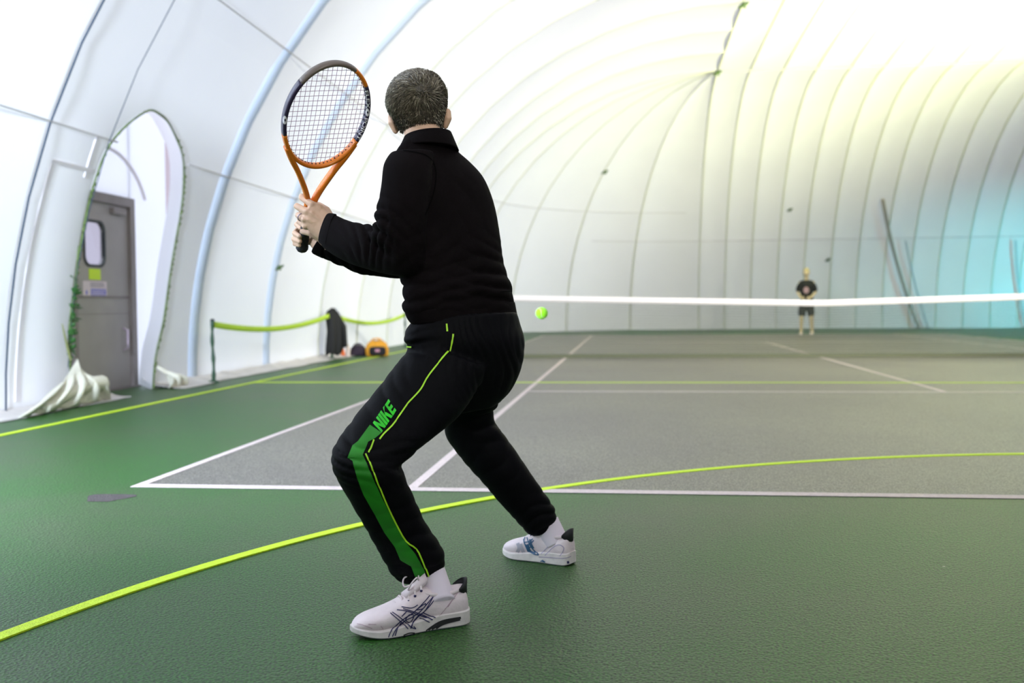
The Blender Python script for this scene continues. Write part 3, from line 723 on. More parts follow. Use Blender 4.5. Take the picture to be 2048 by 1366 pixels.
def build_body():
    mb = MB()
    mb.add(*rloft(scaled(TORSO[:-1], 0.84), 0.54, 0.5))
    mb.add(*rloft(scaled(PELV, 0.80), 0.58, 0.3))
    for rows in (UARM_L, FARM_L, UARM_R, FARM_R): mb.add(*rloft(scaled(rows, 0.66), 0.85))
    for rows in (LEG_L, LEG_R): mb.add(*rloft(scaled(rows, 0.60), 0.80))
    # neck and head
    mb.add(*tube([P(854, 305, 3.085), P(848, 280, 3.095), P(842, 252, 3.115), P(840, 220, 3.125)], [0.058, 0.057, 0.057, 0.055], 16))
    mb.add(*rloft(scaled(HEAD, 0.90), 1.22, 0))
    mb.add(*ell(hpt(0.004, 0.035, -0.055), (HR*0.062, HF*0.062, HU*0.075)))           # lower face
    mb.add(*ell(hpt(0.004, 0.062, -0.105), (HR*0.030, HF*0.028, HU*0.022)))           # chin
    mb.add(*tube([hpt(0.004, 0.092, 0.0), hpt(0.004, 0.108, -0.022), hpt(0.004, 0.118, -0.040)], [0.008, 0.010, 0.013], 8))
    for s in (-1, 1):
        mb.add(*tube([hpt(0.004+s*0.012, 0.098, 0.012), hpt(0.004+s*0.045, 0.082, 0.014)], [0.009, 0.008], 8))   # brows
        mb.add(*ell(hpt(0.004+s*0.040, 0.068, -0.035), (HR*0.022, HF*0.022, HU*0.020)))                           # cheeks
        mb.add(*ell(hpt(0.004+s*0.011, 0.100, -0.040), (HR*0.008, HF*0.010, HU*0.008)))
    mb.add(*tube([hpt(-0.020, 0.088, -0.070), hpt(0.004, 0.100, -0.068), hpt(0.028, 0.088, -0.070)], [0.004, 0.006, 0.004], 8))
    mb.add(*tube([hpt(-0.018, 0.088, -0.078), hpt(0.004, 0.098, -0.079), hpt(0.026, 0.088, -0.078)], [0.004, 0.006, 0.004], 8))
    # ears
    for (u0, v0, u1, v1, u2, v2, s) in ((783, 232, 784, 246, 791, 262, -1), (895, 224, 896, 237, 891, 252, 1)):
        mb.add(*tube([P(u0, v0, HD-0.005), P(u1-s*0, v1, HD-0.012), P(u2, v2, HD-0.004)], [0.0115, 0.0125, 0.0095], 10))
        mb.add(*tube([P(u0-s*6, v0-1, HD+0.008), P(u1-s*9, v1, HD+0.012), P(u2-s*3, v2-2, HD+0.01)], [0.009, 0.012, 0.008], 10))
    # left hand
    W = lambda q: P(*q)
    palm = [(660, 462, 3.075), (650, 452, 3.078), (640, 443, 3.08), (628, 434, 3.078), (618, 428, 3.076)]
    rows = [(668, 442, 648, 484, 3.07), (662, 430, 642, 482, 3.075), (650, 418, 631, 475, 3.08), (638, 408, 622, 466, 3.08), (628, 403, 615, 458, 3.078), (622, 404, 611, 452, 3.076)]
    mb.add(*loft([ring(*r, 0.50, 0.0, 20) for r in smooth_path([np.array(r, float) for r in rows], 3)]))
    FL = [[(640, 416, 3.080), (624, 409, 3.070), (603, 395, 3.092), (603, 392, 3.125), (614, 400, 3.150)],
          [(634, 430, 3.080), (614, 424, 3.066), (593, 412, 3.092), (594, 413, 3.128), (606, 420, 3.155)],
          [(632, 442, 3.085), (610, 439, 3.070), (596, 430, 3.100), (598, 432, 3.132), (608, 437, 3.158)],
          [(634, 454, 3.090), (611, 453, 3.080), (598, 443, 3.106), (601, 445, 3.135), (609, 449, 3.158)]]
    RF = [[0.013, 0.0118, 0.0100, 0.0092, 0.0082], [0.013, 0.0122, 0.0104, 0.0095, 0.0085], [0.013, 0.0118, 0.0100, 0.0090, 0.008], [0.012, 0.0105, 0.0088, 0.008, 0.007]]
    for f, r in zip(FL, RF): mb.add(*tube([W(q) for q in f], r, 10))
    mb.add(*tube([W(q) for q in ((660, 438, 3.09), (652, 421, 3.12), (638, 411, 3.152), (622, 406, 3.168))], [0.017, 0.0145, 0.0115, 0.010], 10))
    for f in FL: mb.add(*ell(W(f[1])-FW*0.003, (RT*0.011, UP*0.010, FW*0.010), 8, 6))   # knuckles
    for q0, q1 in (((650, 447, 3.058), (622, 425, 3.054)), ((652, 455, 3.062), (616, 440, 3.058))): mb.add(*tube([W(q0), W(((q0[0]+q1[0])/2, (q0[1]+q1[1])/2+1, q0[2]-0.001)), W(q1)], 0.0035, 6))
    # right hand
    rows = [(668, 480, 648, 508, 3.165), (655, 474, 638, 506, 3.175), (645, 464, 628, 500, 3.19), (637, 456, 622, 494, 3.205), (630, 455, 620, 490, 3.215)]
    mb.add(*loft([ring(*r, 0.75, 0.0, 20) for r in smooth_path([np.array(r, float) for r in rows], 3)]))
    FR = [[(634, 458, 3.212), (620, 452, 3.228), (601, 444, 3.228), (593, 449, 3.195), (601, 456, 3.168)],
          [(632, 466, 3.215), (616, 463, 3.232), (596, 458, 3.232), (589, 466, 3.198), (600, 473, 3.170)],
          [(630, 476, 3.220), (614, 473, 3.236), (593, 470, 3.236), (587, 478, 3.203), (600, 483, 3.178)],
          [(628, 485, 3.222), (612, 483, 3.238), (594, 482, 3.238), (589, 488, 3.208), (599, 491, 3.188)]]
    for f, r in zip(FR, RF): mb.add(*tube([W(q) for q in f], [x*0.98 for x in r], 10))
    mb.add(*tube([W(q) for q in ((650, 486, 3.155), (638, 474, 3.142), (620, 466, 3.138), (605, 463, 3.150))], [0.017, 0.0135, 0.0112, 0.0095], 10))
    # feet inside the shoes
    for an, hh, tt in ((P(858, 1140, 2.835), HL_, TL_), (P(1096, 1052, 3.455), HR_, TR_)):
        q = lambda x, z: hh+(tt-hh)*x+np.array((0, 0, z))
        mb.add(*tube([an, q(0.25, 0.074), q(0.25, 0.058), q(0.5, 0.05), q(0.78, 0.036)], [0.028, 0.022, 0.022, 0.018, 0.012], 12))
    return remesh(mb, 0.0036, 3, 0.5)
bV, bF, bN = build_body()
man = mk('person', bV, bF, M_SKIN, None, True, origin=(FOOT[0], FOOT[1], 0.0))
tag(man, 'person in black tracksuit crouching with back turned, gripping an orange racket two-handed', 'person')
for s in (-1, 1):
    mk('eye', *ell(hpt(0.004+s*0.031, 0.086, -0.006), (HR*0.012, HF*0.012, HU*0.010), 12, 8), mat('eye white', (0.8, 0.8, 0.8), 0.2), man, True)
# ring on the left hand
rc = P(603, 434.5, 3.082); rax = P(596, 430, 3.100)-P(610, 439, 3.070); rax /= np.linalg.norm(rax); ra = np.cross(rax, (0, 0, 1)); ra /= np.linalg.norm(ra); rb = np.cross(rax, ra)
mk('finger_ring', *loft([[rc+(ra*math.cos(t)+rb*math.sin(t))*(0.0122+0.0014*math.cos(s))+rax*0.002*math.sin(s) for s in np.linspace(0, 2*PI, 8, endpoint=False)] for t in np.linspace(0, 2*PI, 24, endpoint=False)], closed=True), mat('dark silver', (0.30, 0.25, 0.32), 0.3, metal=0.8), man, True)

# jacket
mb = MB(); mb.add(*rloft(TORSO, 0.66, 0.55)); mb.add(*rloft(UARM_L, 0.85)); mb.add(*rloft(FARM_L, 0.85)); mb.add(*rloft(UARM_R, 0.85)); mb.add(*rloft(FARM_R, 0.85))
jV, jF, jN = remesh(mb, 0.006, 8, 0.5)
jV = wrinkle(jV, jN, [
    (P(1010, 560, 2.98), UP+RT*0.3, 0.10, 0.024, 0.040), (P(930, 575, 2.85), UP-RT*0.35, 0.13, 0.010, 0.04), (P(900, 500, 2.85), UP*0.8-RT*0.6, 0.13, 0.006, 0.05),
    (P(745, 470, 2.88), RT, 0.07, 0.018, 0.030), (P(770, 455, 2.86), RT*0.5+UP, 0.06, 0.018, 0.035), (P(690, 530, 3.16), RT, 0.08, 0.008, 0.03), (P(700, 480, 2.95), RT*0.9+UP*0.4, 0.06, 0.006, 0.03),
    (P(830, 600, 2.92), UP+RT*0.2, 0.08, 0.012, 0.045), (P(950, 430, 2.95), UP*0.6+RT, 0.12, 0.004, 0.06), (P(850, 380, 2.86), RT, 0.10, 0.003, 0.05)], 0.003)
jack = mk('jacket', jV, jF, M_JACK, man, True); jack['label'] = 'plain black zip jacket with stand collar'
JB = bvh_of(jV, jF)
def band(rows, kd, sk, name, parent, m, grow=1.012, k=3):
    R = smooth_path([np.array(r, float) for r in scaled(rows, grow)], k); rr = [np.array(ring(*r[:5], kd, sk)) for r in R]
    ins = [c.mean(0)+(c-c.mean(0))*0.95 for c in reversed(rr)]
    return mk(name, *loft(rr+ins, closed=True), m, parent, True)
band([(830, 651, 1036, 634, 3.02), (821, 640, 1033, 618, 3.02), (816, 628, 1030, 602, 3.02)], 0.66, 0.55, 'hem_band', jack, M_JACK, 1.0)
band([(672, 429, 653, 499, 3.05), (661, 427, 641, 487, 3.074), (656, 428, 638, 484, 3.08)], 0.85, 0, 'cuff', jack, M_JACK, 1.03)
band([(664, 466, 645, 516, 3.183), (654, 466, 628, 508, 3.175), (651, 466, 624, 504, 3.173)], 0.85, 0, 'cuff', jack, M_JACK, 1.03)
CO = [(795, 303, 918, 300, 3.085), (801, 292, 912, 286, 3.085), (805, 284, 907, 274, 3.09), (808, 277, 903, 265, 3.095)]
def collar():
    rows = CO; R = smooth_path([np.array(r, float) for r in rows], 3); rr = [np.array(ring(*r[:5], 0.95, 0.0, 36)) for r in R]
    for q in rr:
        q -= np.outer((q-q.mean(0))@FW, HU)*0.10         # stands a little higher at the nape
    ins = [c.mean(0)+(c-c.mean(0))*0.90 for c in reversed(rr)]
    mk('collar', *loft(rr+ins, closed=True), M_JACK, jack, True)
collar()
for pl in ([(775, 302), (800, 301), (826, 304), (850, 310), (866, 322)], [(826, 286), (845, 283), (858, 276)], [(866, 322), (872, 350), (866, 390), (850, 430)], [(1000, 584), (1024, 583)], [(940, 640), (1000, 636), (1034, 633)]):
    v, f = ribbon_px(smooth_path(pl, 4), 2.0, 4, 1); decal('seam_line', JB, v, f, mat('black seam stitching', (0.002, 0.002, 0.002), 0.9, spec=0.03), jack, 0.0012)

# trousers
mb = MB(); mb.add(*rloft(PELV, 0.72, 0.4)); mb.add(*rloft(LEG_L, 0.85)); mb.add(*rloft(LEG_R, 0.85))
mb.add(*ell(P(838, 676, 2.93), (RT*0.045, UP*0.032, FW*0.05)))                # blousing at the waist pocket
tV, tF, tN = remesh(mb, 0.006, 7, 0.5)
tV = wrinkle(tV, tN, [
    (P(715, 905, 2.66), UP+RT*0.2, 0.09, 0.010, 0.035), (P(800, 930, 2.72), UP+RT*0.3, 0.06, 0.010, 0.03), (P(830, 1130, 2.80), UP-RT*0.4, 0.08, 0.009, 0.04), (P(790, 1050, 2.74), UP-RT*0.5, 0.12, 0.004, 0.06),
    (P(960, 700, 2.92), RT+UP*0.25, 0.12, 0.006, 0.022), (P(1040, 740, 3.0), RT+UP*0.2, 0.08, 0.006, 0.03), (P(985, 835, 3.3), UP+RT*0.3, 0.07, 0.012, 0.04), (P(1085, 1035, 3.42), UP-RT*0.5, 0.08, 0.009, 0.04),
    (P(760, 800, 2.76), UP*0.7+RT, 0.15, 0.004, 0.05), (P(840, 690, 2.90), UP, 0.06, 0.008, 0.03), (P(980, 930, 3.35), RT-UP, 0.12, 0.004, 0.05)], 0.003)
trou = mk('trousers', tV, tF, M_TROU, man, True); trou['label'] = 'black nylon tracksuit trousers with green side stripe'
TB = bvh_of(tV, tF)
def ribbed():
    m = bpy.data.materials.new('green ribbed mesh'); m.use_nodes = True; N = m.node_tree.nodes; L = m.node_tree.links; b = N['Principled BSDF']
    tc = N.new('ShaderNodeTexCoord'); n = N.new('ShaderNodeTexNoise'); n.inputs['Scale'].default_value = 9; L.new(tc.outputs['Object'], n.inputs['Vector'])
    r = N.new('ShaderNodeValToRGB'); r.color_ramp.elements[0].color = (0.004, 0.15, 0.002, 1); r.color_ramp.elements[1].color = (0.014, 0.30, 0.004, 1); L.new(n.outputs['Fac'], r.inputs[0]); L.new(r.outputs[0], b.inputs['Base Color'])
    b.inputs['Roughness'].default_value = 0.6
    return m
M_STRIPE = ribbed()
v, f = strip_px([(740, 850), (724, 872), (716, 883), (705, 891), (695, 917)], [(763, 866), (750, 877), (736, 884), (732, 895), (725, 911)], 24, 8); decal('side_stripe', TB, v, f, M_STRIPE, trou, 0.0016)
v, f = strip_px([(698, 918), (705, 922), (715, 957), (727, 989), (749.4, 1028), (769, 1065), (790, 1094), (801, 1120), (822, 1132), (834, 1163)], [(725, 909), (728, 914), (741.5, 946.5), (761, 989), (782, 1031), (809, 1081), (830, 1107), (842, 1128), (848, 1140), (853, 1155)], 70, 8); decal('side_stripe', TB, v, f, M_STRIPE, trou, 0.0016)
for pl in ([(893, 648), (894, 663)], [(906, 668), (904, 686), (899, 703)], [(896, 703), (882, 720), (866, 740), (853, 758), (842, 778), (829, 793), (815, 808), (800, 830), (784, 852), (768, 868), (759, 879)], [(748, 880), (744, 890), (737, 906)],
           [(731, 908), (738, 922), (750, 952), (770, 1000), (790, 1043), (812, 1082), (832, 1097), (846, 1125), (857, 1152)], [(812, 693), (824, 694)]):
    v, f = ribbon_px(smooth_path(pl, 3) if len(pl) > 2 else pl, 3.0, 3, 2); decal('piping', TB, v, f, M_NEON, trou, 0.003)
# lettering on the thigh
LET = {'N': [((0, 0), (0.30, 0), (0.30, 1), (0, 1)), ((0.30, 1), (0.02, 1), (0.68, 0), (0.98, 0)), ((0.70, 0), (1, 0), (1, 1), (0.70, 1))],
       'I': [((0, 0), (1, 0), (1, 1), (0, 1))],
       'K': [((0, 0), (0.30, 0), (0.30, 1), (0, 1)), ((0.28, 0.36), (0.42, 0.68), (1.0, 1.0), (0.66, 1.0)), ((0.30, 0.56), (0.60, 0.66), (1.04, 0.0), (0.68, 0.0))],
       'E': [((0, 0), (0.32, 0), (0.32, 1), (0, 1)), ((0.32, 0), (1, 0), (1, 0.23), (0.32, 0.23)), ((0.32, 0.39), (0.90, 0.39), (0.90, 0.62), (0.32, 0.62)), ((0.32, 0.78), (1, 0.78), (1, 1), (0.32, 1))]}
def word(word_, widths, gap, corners, bvh, m, parent, slant=0.18, off=0.0022):
    tot = sum(widths)+gap*(len(word_)-1); x = 0; (A, B, Cc, D) = [np.array(c, float) for c in corners]   # start-base, end-base, end-top, start-top
    for ch, w in zip(word_, widths):
        Vp = []; Fp = []
        for quad in LET[ch]:
            q = [np.array(k, float) for k in quad]; b0 = len(Vp); S = 6
            for i in range(S+1):
                for j in range(S+1):
                    s, t = i/S, j/S; uv = (q[0]*(1-s)+q[1]*s)*(1-t)+(q[3]*(1-s)+q[2]*s)*t
                    uu = (x+uv[0]*w)/tot+slant*(uv[1]-0.5)*0.3; vv = uv[1]
                    Vp.append((A*(1-uu)+B*uu)*(1-vv)+(D*(1-uu)+Cc*uu)*vv)
            for i in range(S):
                for j in range(S): Fp.append((b0+i*(S+1)+j, b0+(i+1)*(S+1)+j, b0+(i+1)*(S+1)+j+1, b0+i*(S+1)+j+1))
        o = decal('letter_'+ch.lower(), bvh, Vp, Fp, m, parent, off)
        x += w+gap
    return
word('NIKE', [1.0, 0.34, 1.0, 0.85], 0.07, [(764, 865), (794, 820), (777, 800), (745, 848)], TB, mat('bright green print', (0.015, 0.62, 0.004), 0.5, var=0.3, scale=25), trou)

# hair
def build_hair():
    R = smooth_path([np.array(r, float) for r in HEAD], 3); n = 48
    rr = [np.array(ring(*r[:5], 1.24, 0.0, n)) for r in R]; V = []; F = []
    for i, q in enumerate(rr):
        c = q.mean(0)
        for k in range(n):
            d = q[k]-c; V.append(c+d*(1+0.03*noise.noise(Vector(q[k])*28)))
    cap0 = len(V); V.append(rr[0].mean(0)+HU*0.003)
    vrow = [r[1] for r in R]
    for k in range(n): F.append((k, cap0, (k+1) % n))
    for i in range(len(rr)-1):
        for k in range(n):
            a = 2*PI*(k+0.5)/n; s = math.sin(a)                       # s > 0 is the face side
            lim = 0.95 if vrow[i] < 176 else (0.45 if vrow[i] < 205 else (0.16 if vrow[i] < 226 else -0.02))
            if s > lim: continue
            F.append((i*n+k, i*n+(k+1) % n, (i+1)*n+(k+1) % n, (i+1)*n+k))
    return np.array(V), F
hV, hF = build_hair()
M_H1 = mat('dark grey brown hair', (0.050, 0.042, 0.026), 0.6, var=0.4, scale=60); M_H2 = mat('mid grey brown hair', (0.15, 0.125, 0.085), 0.55); M_H3 = mat('pale grey hair', (0.30, 0.27, 0.20), 0.5)
hair = mk('hair', hV, hF, M_H1, man, True)
md = hair.modifiers.new('thickness', 'SOLIDIFY'); md.thickness = 0.003; md.offset = 0
whorl = np.array(cast(bvh_of(hV, hF), 850, 186)[0])
def strands():
    tri = []
    for f in hF:
        for t in range(1, len(f)-1): tri.append((f[0], f[t], f[t+1]))
    ar = np.array([np.linalg.norm(np.cross(hV[b]-hV[a], hV[c]-hV[a])) for a, b, c in tri]); cum = np.cumsum(ar)/ar.sum()
    rng = random.Random(3); out = [MB(), MB(), MB()]
    ctr = P(836, 205, HD)
    for i in range(7000):
        a, b, c = tri[min(len(tri)-1, int(np.searchsorted(cum, rng.random())))]
        r1, r2 = rng.random(), rng.random()
        if r1+r2 > 1: r1, r2 = 1-r1, 1-r2
        p = hV[a]+(hV[b]-hV[a])*r1+(hV[c]-hV[a])*r2; nn = p-ctr; nn /= np.linalg.norm(nn)
        d = p-whorl; d = d-nn*(d@nn); l = np.linalg.norm(d)+1e-6; d = d/l
        if l < 0.02:
            d = np.array([rng.gauss(0, 1) for _ in range(3)])-HU*0.5-HR*0.4; d -= nn*(d@nn); d /= np.linalg.norm(d)
        sw = np.cross(nn, d)*0.45*math.exp(-l/0.05); d = d+sw-HU*0.55*min(1, l/0.07)*(1 if (p-ctr)@HU < 0.05 else 0.2)+np.array([rng.gauss(0, 0.22) for _ in range(3)])+np.cross(nn, d)*1.1*noise.noise(Vector(p)*32); d -= nn*(d@nn); d /= np.linalg.norm(d)
        low = (p-ctr)@HU < -0.045
        L = rng.uniform(0.010, 0.016) if low else rng.uniform(0.022, 0.040); w = rng.uniform(0.0007, 0.0014)
        lift = rng.uniform(0.003, 0.0075); sd = np.cross(nn, d)
        q0 = p-nn*0.001; q1 = p+d*L*0.5+nn*lift; q2 = p+d*L+nn*(lift*0.5-L*L*3.0)
        V = []
        for q, ww in ((q0, w), (q1, w*0.9)):
            V += [q+sd*ww, q-sd*ww*0.5+nn*ww, q-sd*ww*0.5-nn*ww*0.6]
        V.append(q2)
        k = rng.random(); side = abs((p-ctr)@HR) > 0.06
        hh = (p-ctr)@HU; idx = 2 if k < (0.30 if side else 0.06+1.6*max(0, hh)) else (1 if k < 0.50+3*hh else 0)
        out[idx].add(V, [(0, 1, 4, 3), (1, 2, 5, 4), (2, 0, 3, 5), (3, 4, 6), (4, 5, 6), (5, 3, 6)])
    for mb_, m in zip(out, (M_H1, M_H2, M_H3)):
        o = mb_.build('hair_strands', m, hair); o['kind'] = 'stuff'
strands()

# socks and shoes
def shoe(heel, toe, W, flip, label, px_marks):
    """heel/toe: ground points under the ends; local x along the foot, y to the player's outer side, z up"""
    heel = np.array(heel, float); toe = np.array(toe, float); L = np.linalg.norm(toe-heel); ex = (toe-heel)/L; ez = np.array((0, 0, 1.0)); ey = np.cross(ez, ex)*flip
    T = lambda x, y, z: heel+ex*x*L+ey*y*W+ez*z*1.13
    # stations: x, halfwidth in, halfwidth out, top, shoulder exponent
    ST = [(0.000, 0.16, 0.16, 0.060), (0.015, 0.24, 0.24, 0.082), (0.05, 0.29, 0.29, 0.094), (0.12, 0.32, 0.32, 0.090), (0.20, 0.33, 0.33, 0.082), (0.28, 0.335, 0.335, 0.086), (0.36, 0.33, 0.34, 0.098), (0.42, 0.34, 0.36, 0.101),
          (0.50, 0.36, 0.40, 0.092), (0.60, 0.40, 0.46, 0.078), (0.70, 0.44, 0.49, 0.066), (0.80, 0.44, 0.47, 0.058), (0.88, 0.40, 0.40, 0.052), (0.94, 0.32, 0.30, 0.045), (0.98, 0.20, 0.18, 0.036), (1.0, 0.09, 0.08, 0.027)]
    S = smooth_path([np.array(s) for s in ST], 3); rings = []; n = 28
    for x, wi, wo, tp in S:
        q = []; zb = 0.012+0.010*max(0, (x-0.75)/0.25)**2
        for k in range(n):
            a = 2*PI*k/n; c, s = math.cos(a), math.sin(a)
            y = (wo if c > 0 else wi)*math.copysign(abs(c)**0.75, c); 
            up = 0.5+0.5*s
            if x < 0.45 and s > 0: y *= (1-0.30*s**2)
            elif s > 0: y *= (1-0.10*s**2)
            z = zb+(tp-zb)*(0.5+0.5*math.copysign(abs(s)**0.85, s))
            q.append(T(x, y, z))
        rings.append(q)
    V, F = loft(rings); o = mk('shoe', V, F, M_SHOEW, man, True); o['label'] = label
    bv = bvh_of(V, F)
    # sole with flared edge
    sr = []
    for x, wi, wo, tp in S:
        lift = 0.014*max(0, (x-0.72)/0.28)**2+0.004*max(0, (0.06-x)/0.06)
        th = 0.034-0.017*min(1, max(0, (x-0.25)/0.55)); e = 1.03
        prof_ = [(-wi*e, 0.002+lift), (-wi*e*1.05, 0.004+lift), (-wi*e*1.03, th+lift*0.6), (-wi*0.9, th+0.004+lift*0.5), (wo*0.9, th+0.004+lift*0.5), (wo*e*1.03, th+lift*0.6), (wo*e*1.05, 0.004+lift), (wo*e, 0.002+lift)]
        sr.append([T(x*1.02-0.01, y, z) for y, z in prof_])
    sV, sF = loft(sr); sole = mk('sole', sV, sF, mat('off white rubber sole', (0.74, 0.69, 0.66), 0.6, var=0.10, scale=40), o, False)
    tr = []
    for x, wi, wo, tp in S:
        lift = 0.014*max(0, (x-0.72)/0.28)**2+0.004*max(0, (0.06-x)/0.06)
        tr.append([T(x*1.0, y, z+lift) for y, z in ((-wi*1.0, 0.0), (wo*1.0, 0.0), (wo*1.02, 0.006), (-wi*1.02, 0.006))])
    mk('outsole', *loft(tr), mat('navy rubber tread', (0.02, 0.02, 0.06), 0.6), o)
    both = MB(); both.add(V, F).add(sV, sF); bb = bvh_of(both.verts(), both.F)
    # padded collar, heel tab, tongue, laces
    cp = [T(0.25+0.225*math.cos(a), 0.238*math.sin(a), 0.080+0.012*abs(math.cos(a))**1.5+0.003*math.cos(a)) for a in np.linspace(0, 2*PI, 28)]
    mk('padded_collar', *tube(cp, 0.0062, 8, False), M_SHOEW, o, True)
    TV = []; TF = []; na = 15
    for a in np.linspace(-1.25, 1.25, na):
        k = (a/1.25)**2
        for z, o_ in ((0.070+0.014*k, 0.0), (0.090, 0.0), (0.110-0.020*k, -0.004), (0.110-0.020*k, 0.022), (0.090, 0.022), (0.070+0.014*k, 0.022)):
            TV.append(T(0.13-(0.134-o_)*math.cos(a), (0.285-o_*1.5)*math.sin(a), z))
    for i in range(na-1):
        for k in range(6): TF.append((i*6+k, i*6+(k+1) % 6, (i+1)*6+(k+1) % 6, (i+1)*6+k))
    TF += [tuple(range(6)), tuple(range((na-1)*6+5, (na-1)*6-1, -1))]
    mk('heel_tab', TV, TF, mat('black heel tab', (0.012, 0.012, 0.014), 0.6), o, True)
    tg = [[T(x, y, z) for y, z in ((-0.20, z0), (0, z0+0.010), (0.20, z0), (0.16, z0-0.012), (-0.16, z0-0.012))] for x, z0 in ((0.37, 0.122), (0.42, 0.112), (0.48, 0.099), (0.56, 0.085))]
    mk('tongue', *loft(tg), M_SHOEW, o, True)
    for i in range(5):
        x = 0.42+0.055*i; z = 0.108-0.0105*i
        mk('lace', *tube([T(x+0.01, -0.24, z-0.006), T(x+0.0, -0.1, z+0.005), T(x, 0.1, z+0.005), T(x+0.01, 0.26, z-0.008)], 0.0032, 6), M_SHOEW, o, True)
        for y in (0.27, -0.25): mk('eyelet', *ell(T(x+0.012, y, z-0.010), (ex*0.004, ey*0.003, ez*0.004), 8, 6), mat('navy print', (0.02, 0.02, 0.10), 0.5), o, True)
    for s in (-1, 1):
        mk('lace_bow', *tube(smooth_path([T(0.42, 0.0, 0.114), T(0.44+0.02*s, 0.18*s, 0.128), T(0.52, 0.28*s, 0.118), T(0.53, 0.16*s, 0.100), T(0.43, 0.02*s, 0.112)], 5), 0.0024, 6), M_SHOEW, o, True)
    for nm, pls, w, mm in px_marks:
        for pl in pls:
            v, f = ribbon_px(smooth_path(pl, 4) if len(pl) > 2 else pl, w, 2.0, 2); decal(nm, bb, v, f, mm, o, 0.0014)
    return o, T, bb
M_NAVY = mat('navy print', (0.02, 0.02, 0.10), 0.5); M_TEAL = mat('teal blue print', (0.03, 0.10, 0.20), 0.5); M_BLK = mat('black shank', (0.02, 0.02, 0.022), 0.5); M_GRAYM = mat('grey shoe mesh', (0.42, 0.40, 0.46), 0.7)
def c5(pl): return [(680+x/6.503, 1100+y/6.503) for x, y in pl]
def c6(pl): return [(980+x/10.24, 1020+y/10.24) for x, y in pl]
L_marks = [('stripe_outline', [c5(p) for p in (
    [(1175, 580), (1100, 670), (1010, 760), (930, 830), (850, 880), (760, 950), (690, 1020), (650, 1080), (630, 1135)],
    [(1215, 600), (1130, 700), (1040, 800), (940, 870), (840, 920), (770, 990), (710, 1060), (680, 1125)],
    [(1260, 600), (1170, 720), (1080, 810), (1020, 850), (960, 920), (930, 1000), (915, 1020)],
    [(1215, 600), (1110, 780), (1000, 880), (945, 960), (915, 1015)],
    [(790, 945), (740, 1040), (715, 1115)],
    [(800, 740), (930, 755), (1010, 715)], [(820, 765), (950, 800), (1090, 850), (1200, 910)], [(740, 780), (870, 795), (1010, 840), (1130, 880), (1205, 905)],
    [(1080, 815), (1160, 850), (1240, 882)], [(1030, 880), (1100, 910), (1165, 940)],
    [(655, 820), (740, 890), (820, 960), (885, 1025)], [(680, 810), (770, 870), (840, 930), (920, 1000), (985, 1025)], [(985, 780), (1110, 695), (1080, 760), (985, 780)],
    [(900, 840), (960, 850), (910, 940), (850, 905), (900, 840)], [(800, 865), (865, 800)], [(955, 990), (985, 1025)])], 1.9, M_NAVY),
    ('midfoot_shank', [c5([(700, 1190), (800, 1130), (920, 1085), (1060, 1105)]), c5([(1060, 1105), (1180, 1010), (1330, 925), (1570, 880)])], 4.6, M_BLK),
    ('midfoot_shank', [c5([(1120, 1090), (1230, 1020), (1350, 950), (1560, 895)])], 6.5, M_BLK),
    ('sole_block', [c5([(805, 1135), (808, 1200)]), c5([(300, 1165), (315, 1215)])], 6.0, M_NAVY),
    ('panel_seam', [c5(p) for p in ([(1545, 540), (1420, 700), (1290, 860)], [(1500, 600), (1400, 740)], [(225, 960), (300, 975), (420, 1020)], [(370, 965), (470, 970)], [(530, 985), (560, 1025)])], 1.1, mat('pink grey stitching', (0.50, 0.34, 0.40), 0.7))]
R_marks = [('stripe_outline', [c6(p) for p in ([(690, 600), (720, 700), (800, 820), (900, 900), (1000, 920)], [(760, 560), (800, 680), (880, 800), (1000, 910)], [(720, 560), (700, 650), (760, 800), (790, 860)], [(880, 590), (790, 650), (690, 660)], [(900, 620), (820, 700), (720, 730)], [(860, 740), (780, 790)])], 2.2, M_TEAL),
    ('stripe_fill', [c6([(830, 600), (840, 700), (890, 790)]), c6([(770, 700), (820, 840), (930, 890)])], 5.0, M_TEAL),
    ('mesh_panel', [c6([(570, 680), (600, 780), (560, 870)]), c6([(620, 700), (660, 800), (690, 870)])], 7.0, M_GRAYM),
    ('panel_seam', [c6(p) for p in ([(1290, 640), (1180, 760), (1050, 900)], [(1130, 930), (1300, 760), (1420, 715), (1510, 770), (1490, 860), (1430, 945)], [(1000, 960), (1200, 970), (1500, 990), (1650, 950)])], 1.5, mat('lilac stitching', (0.42, 0.36, 0.50), 0.7)),
    ('midfoot_shank', [c6([(1060, 1030), (1090, 1090)]), c6([(1110, 1040), (1080, 1090)])], 6.0, M_TEAL), ('sole_block', [c6([(1330, 1105), (1340, 1160)]), c6([(1590, 1045), (1605, 1120)]), c6([(1110, 1110), (1120, 1140)])], 4.0, M_NAVY)]
shL, TL, bL = shoe(HL_, TL_, 0.115, 1.0, 'white shoe with navy crossed stripes on its outer side', L_marks)
shR, TR, bR = shoe(HR_, TR_, 0.115, -1.0, 'white shoe with teal stripes and black heel tab', R_marks)
def sock(top, T, parent):
    a = np.array(top); b = T(0.25, 0, 0.066); rings = []
    for t in np.linspace(-0.25, 1.25, 16):
        c = a*(1-t)+b*t
        d = (b-a)/np.linalg.norm(b-a); s = np.cross(d, FW); s /= np.linalg.norm(s); e = np.cross(d, s); r = 0.0385
        rings.append([c+(s*math.cos(2*PI*k/64)*r*1.12+e*math.sin(2*PI*k/64)*r)*(1+0.018*(k % 2)) for k in range(64)])
    mk('sock', *loft(rings), M_SOCK, parent, True)
sock(P(858, 1140, 2.835), TL, man); sock(P(1096, 1052, 3.455), TR, man)

